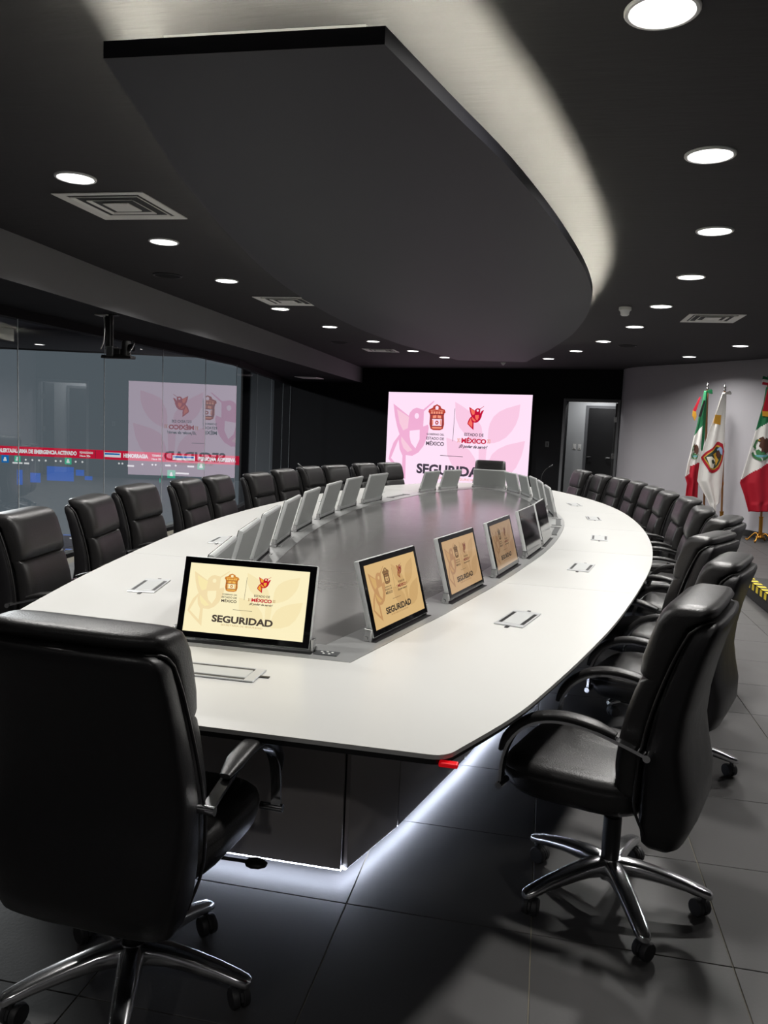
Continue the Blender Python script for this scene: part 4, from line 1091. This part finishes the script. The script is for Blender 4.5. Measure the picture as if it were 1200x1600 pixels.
# state flag, white
rt, cl_, patch, L_ = flag('state_flag', (2.70, 13.7, 2.41), (480, 110), (514, 1530),
    [(450,185),(420,290),(385,410),(330,560),(285,720),(250,850),(228,1100),(285,1200),(340,1290),(385,1390),(410,1440)],
    [(488,195),(490,500),(494,850),(488,1150),(470,1335),(440,1350),(434,1440)], [], 2.2, 2.0,
    'white flag with a red edged coat of arms, middle of the three on poles')
CR = [(252,852),(300,800),(355,755),(405,695),(425,690),(470,715),(490,790),(478,880),(440,970),(405,1008),(370,1016),(330,1000),(300,940)]
def sh(P, k, c=(375, 860)): return [(c[0] + (x - c[0]) * k, c[1] + (y - c[1]) * k) for x, y in P]
em = patch('coat_of_arms', CR, MATS['flag_red'], rt, .012)
patch('gold_border', sh(CR, .80), MATS['crest_gold'], em, .020)
patch('shield_field', sh(CR, .70), MATS['crest_dark'], em, .026)
patch('volcano_field', [(405,770),(440,740),(462,770),(462,830),(420,800)], MATS['crest_blue'], em, .032)
patch('mountain', [(400,790),(425,775),(450,840),(415,860),(395,830)], MATS['eagle_brown'], em, .038)
patch('book_field', [(302,850),(345,842),(398,880),(372,970),(335,955)], MATS['pale_cloth'], em, .032)
patch('glyph', [(345,880),(365,872),(390,905),(372,920),(360,915),(350,905)], MATS['crest_dark'], em, .038)
patch('gold_sun', [(360,820),(395,800),(405,850),(425,880),(400,940),(390,880)], MATS['crest_gold'], em, .036)
ribbon_strip('fringe', L_, rt, [(372,412),(434,418),(430,518),(362,500)], 'gold_fringe', -.075)
ribbon_strip('ribbon', L_, rt, [(440,200),(478,205),(436,420),(376,412)], 'flag_white', -.07)
ribbon_bow(L_, rt, 480, 190, ['flag_white', 'flag_white'])
# right national flag, cut by the picture edge
rt, cl_, patch, L_ = flag('mexican_flag', (3.21, 13.2, 2.56), (955, 45), (952, 1690),
    [(925,170),(905,330),(880,430),(840,590),(800,750),(760,900),(705,1110),(755,1240),(805,1400)],
    [(965,170),(985,430),(1010,700),(1040,950),(1060,1150),(1050,1300),(1010,1330)],
    [(1, [(700,100),(1100,100),(1100,430),(933,525),(840,592),(700,650)]), (2, [(640,1130),(720,1075),(933,940),(1100,850),(1100,1500),(640,1500)])], 2.0, 1.1,
    'green white and red flag with eagle emblem on brass stand, rightmost of the three')
eagle(patch, cl_, 905, 765, 108, 125)
ribbon_strip('ribbon', L_, rt, [(928,190),(965,195),(960,410),(888,405)], 'flag_red', -.075)
ribbon_strip('fringe', L_, rt, [(888,402),(960,408),(958,460),(892,452)], 'gold_fringe', -.08)
for k, m_ in enumerate(('flag_green', 'flag_white', 'flag_red')):
    ribbon_strip('bow', L_, rt, [(882, 62 + k * 28), (958, 80 + k * 26), (956, 106 + k * 24), (876, 92 + k * 26)], m_, -.06)

# ------------------------------------------------------------------ hazard-taped platform
e = tag(empty('platform', (3.6, 7.3, 0)), 'low dark platform edged with yellow and black hazard tape beside right chairs', 'platform')
bm = bmesh.new(); box(bm, -1.53, 1.6, -1.9, 1.42, 0, .165, .004, 1); obj('body', bm, MATS['rubber_black'], e)
bm = bmesh.new(); box(bm, -1.538, -1.529, -1.9, 1.42, .105, .170); box(bm, -1.538, -1.46, -1.9, 1.42, .165, .170); tp = obj('hazard_tape', bm, MATS['rubber_black'], e)
for k in range(22):
    y = -1.88 + k * .15
    bm = bmesh.new(); box(bm, -1.5395, -1.535, y, y + .075, .106, .1715); box(bm, -1.5395, -1.459, y, y + .075, .1655, .1715); obj('tape_stripe', bm, MATS['tape_yellow'], tp)
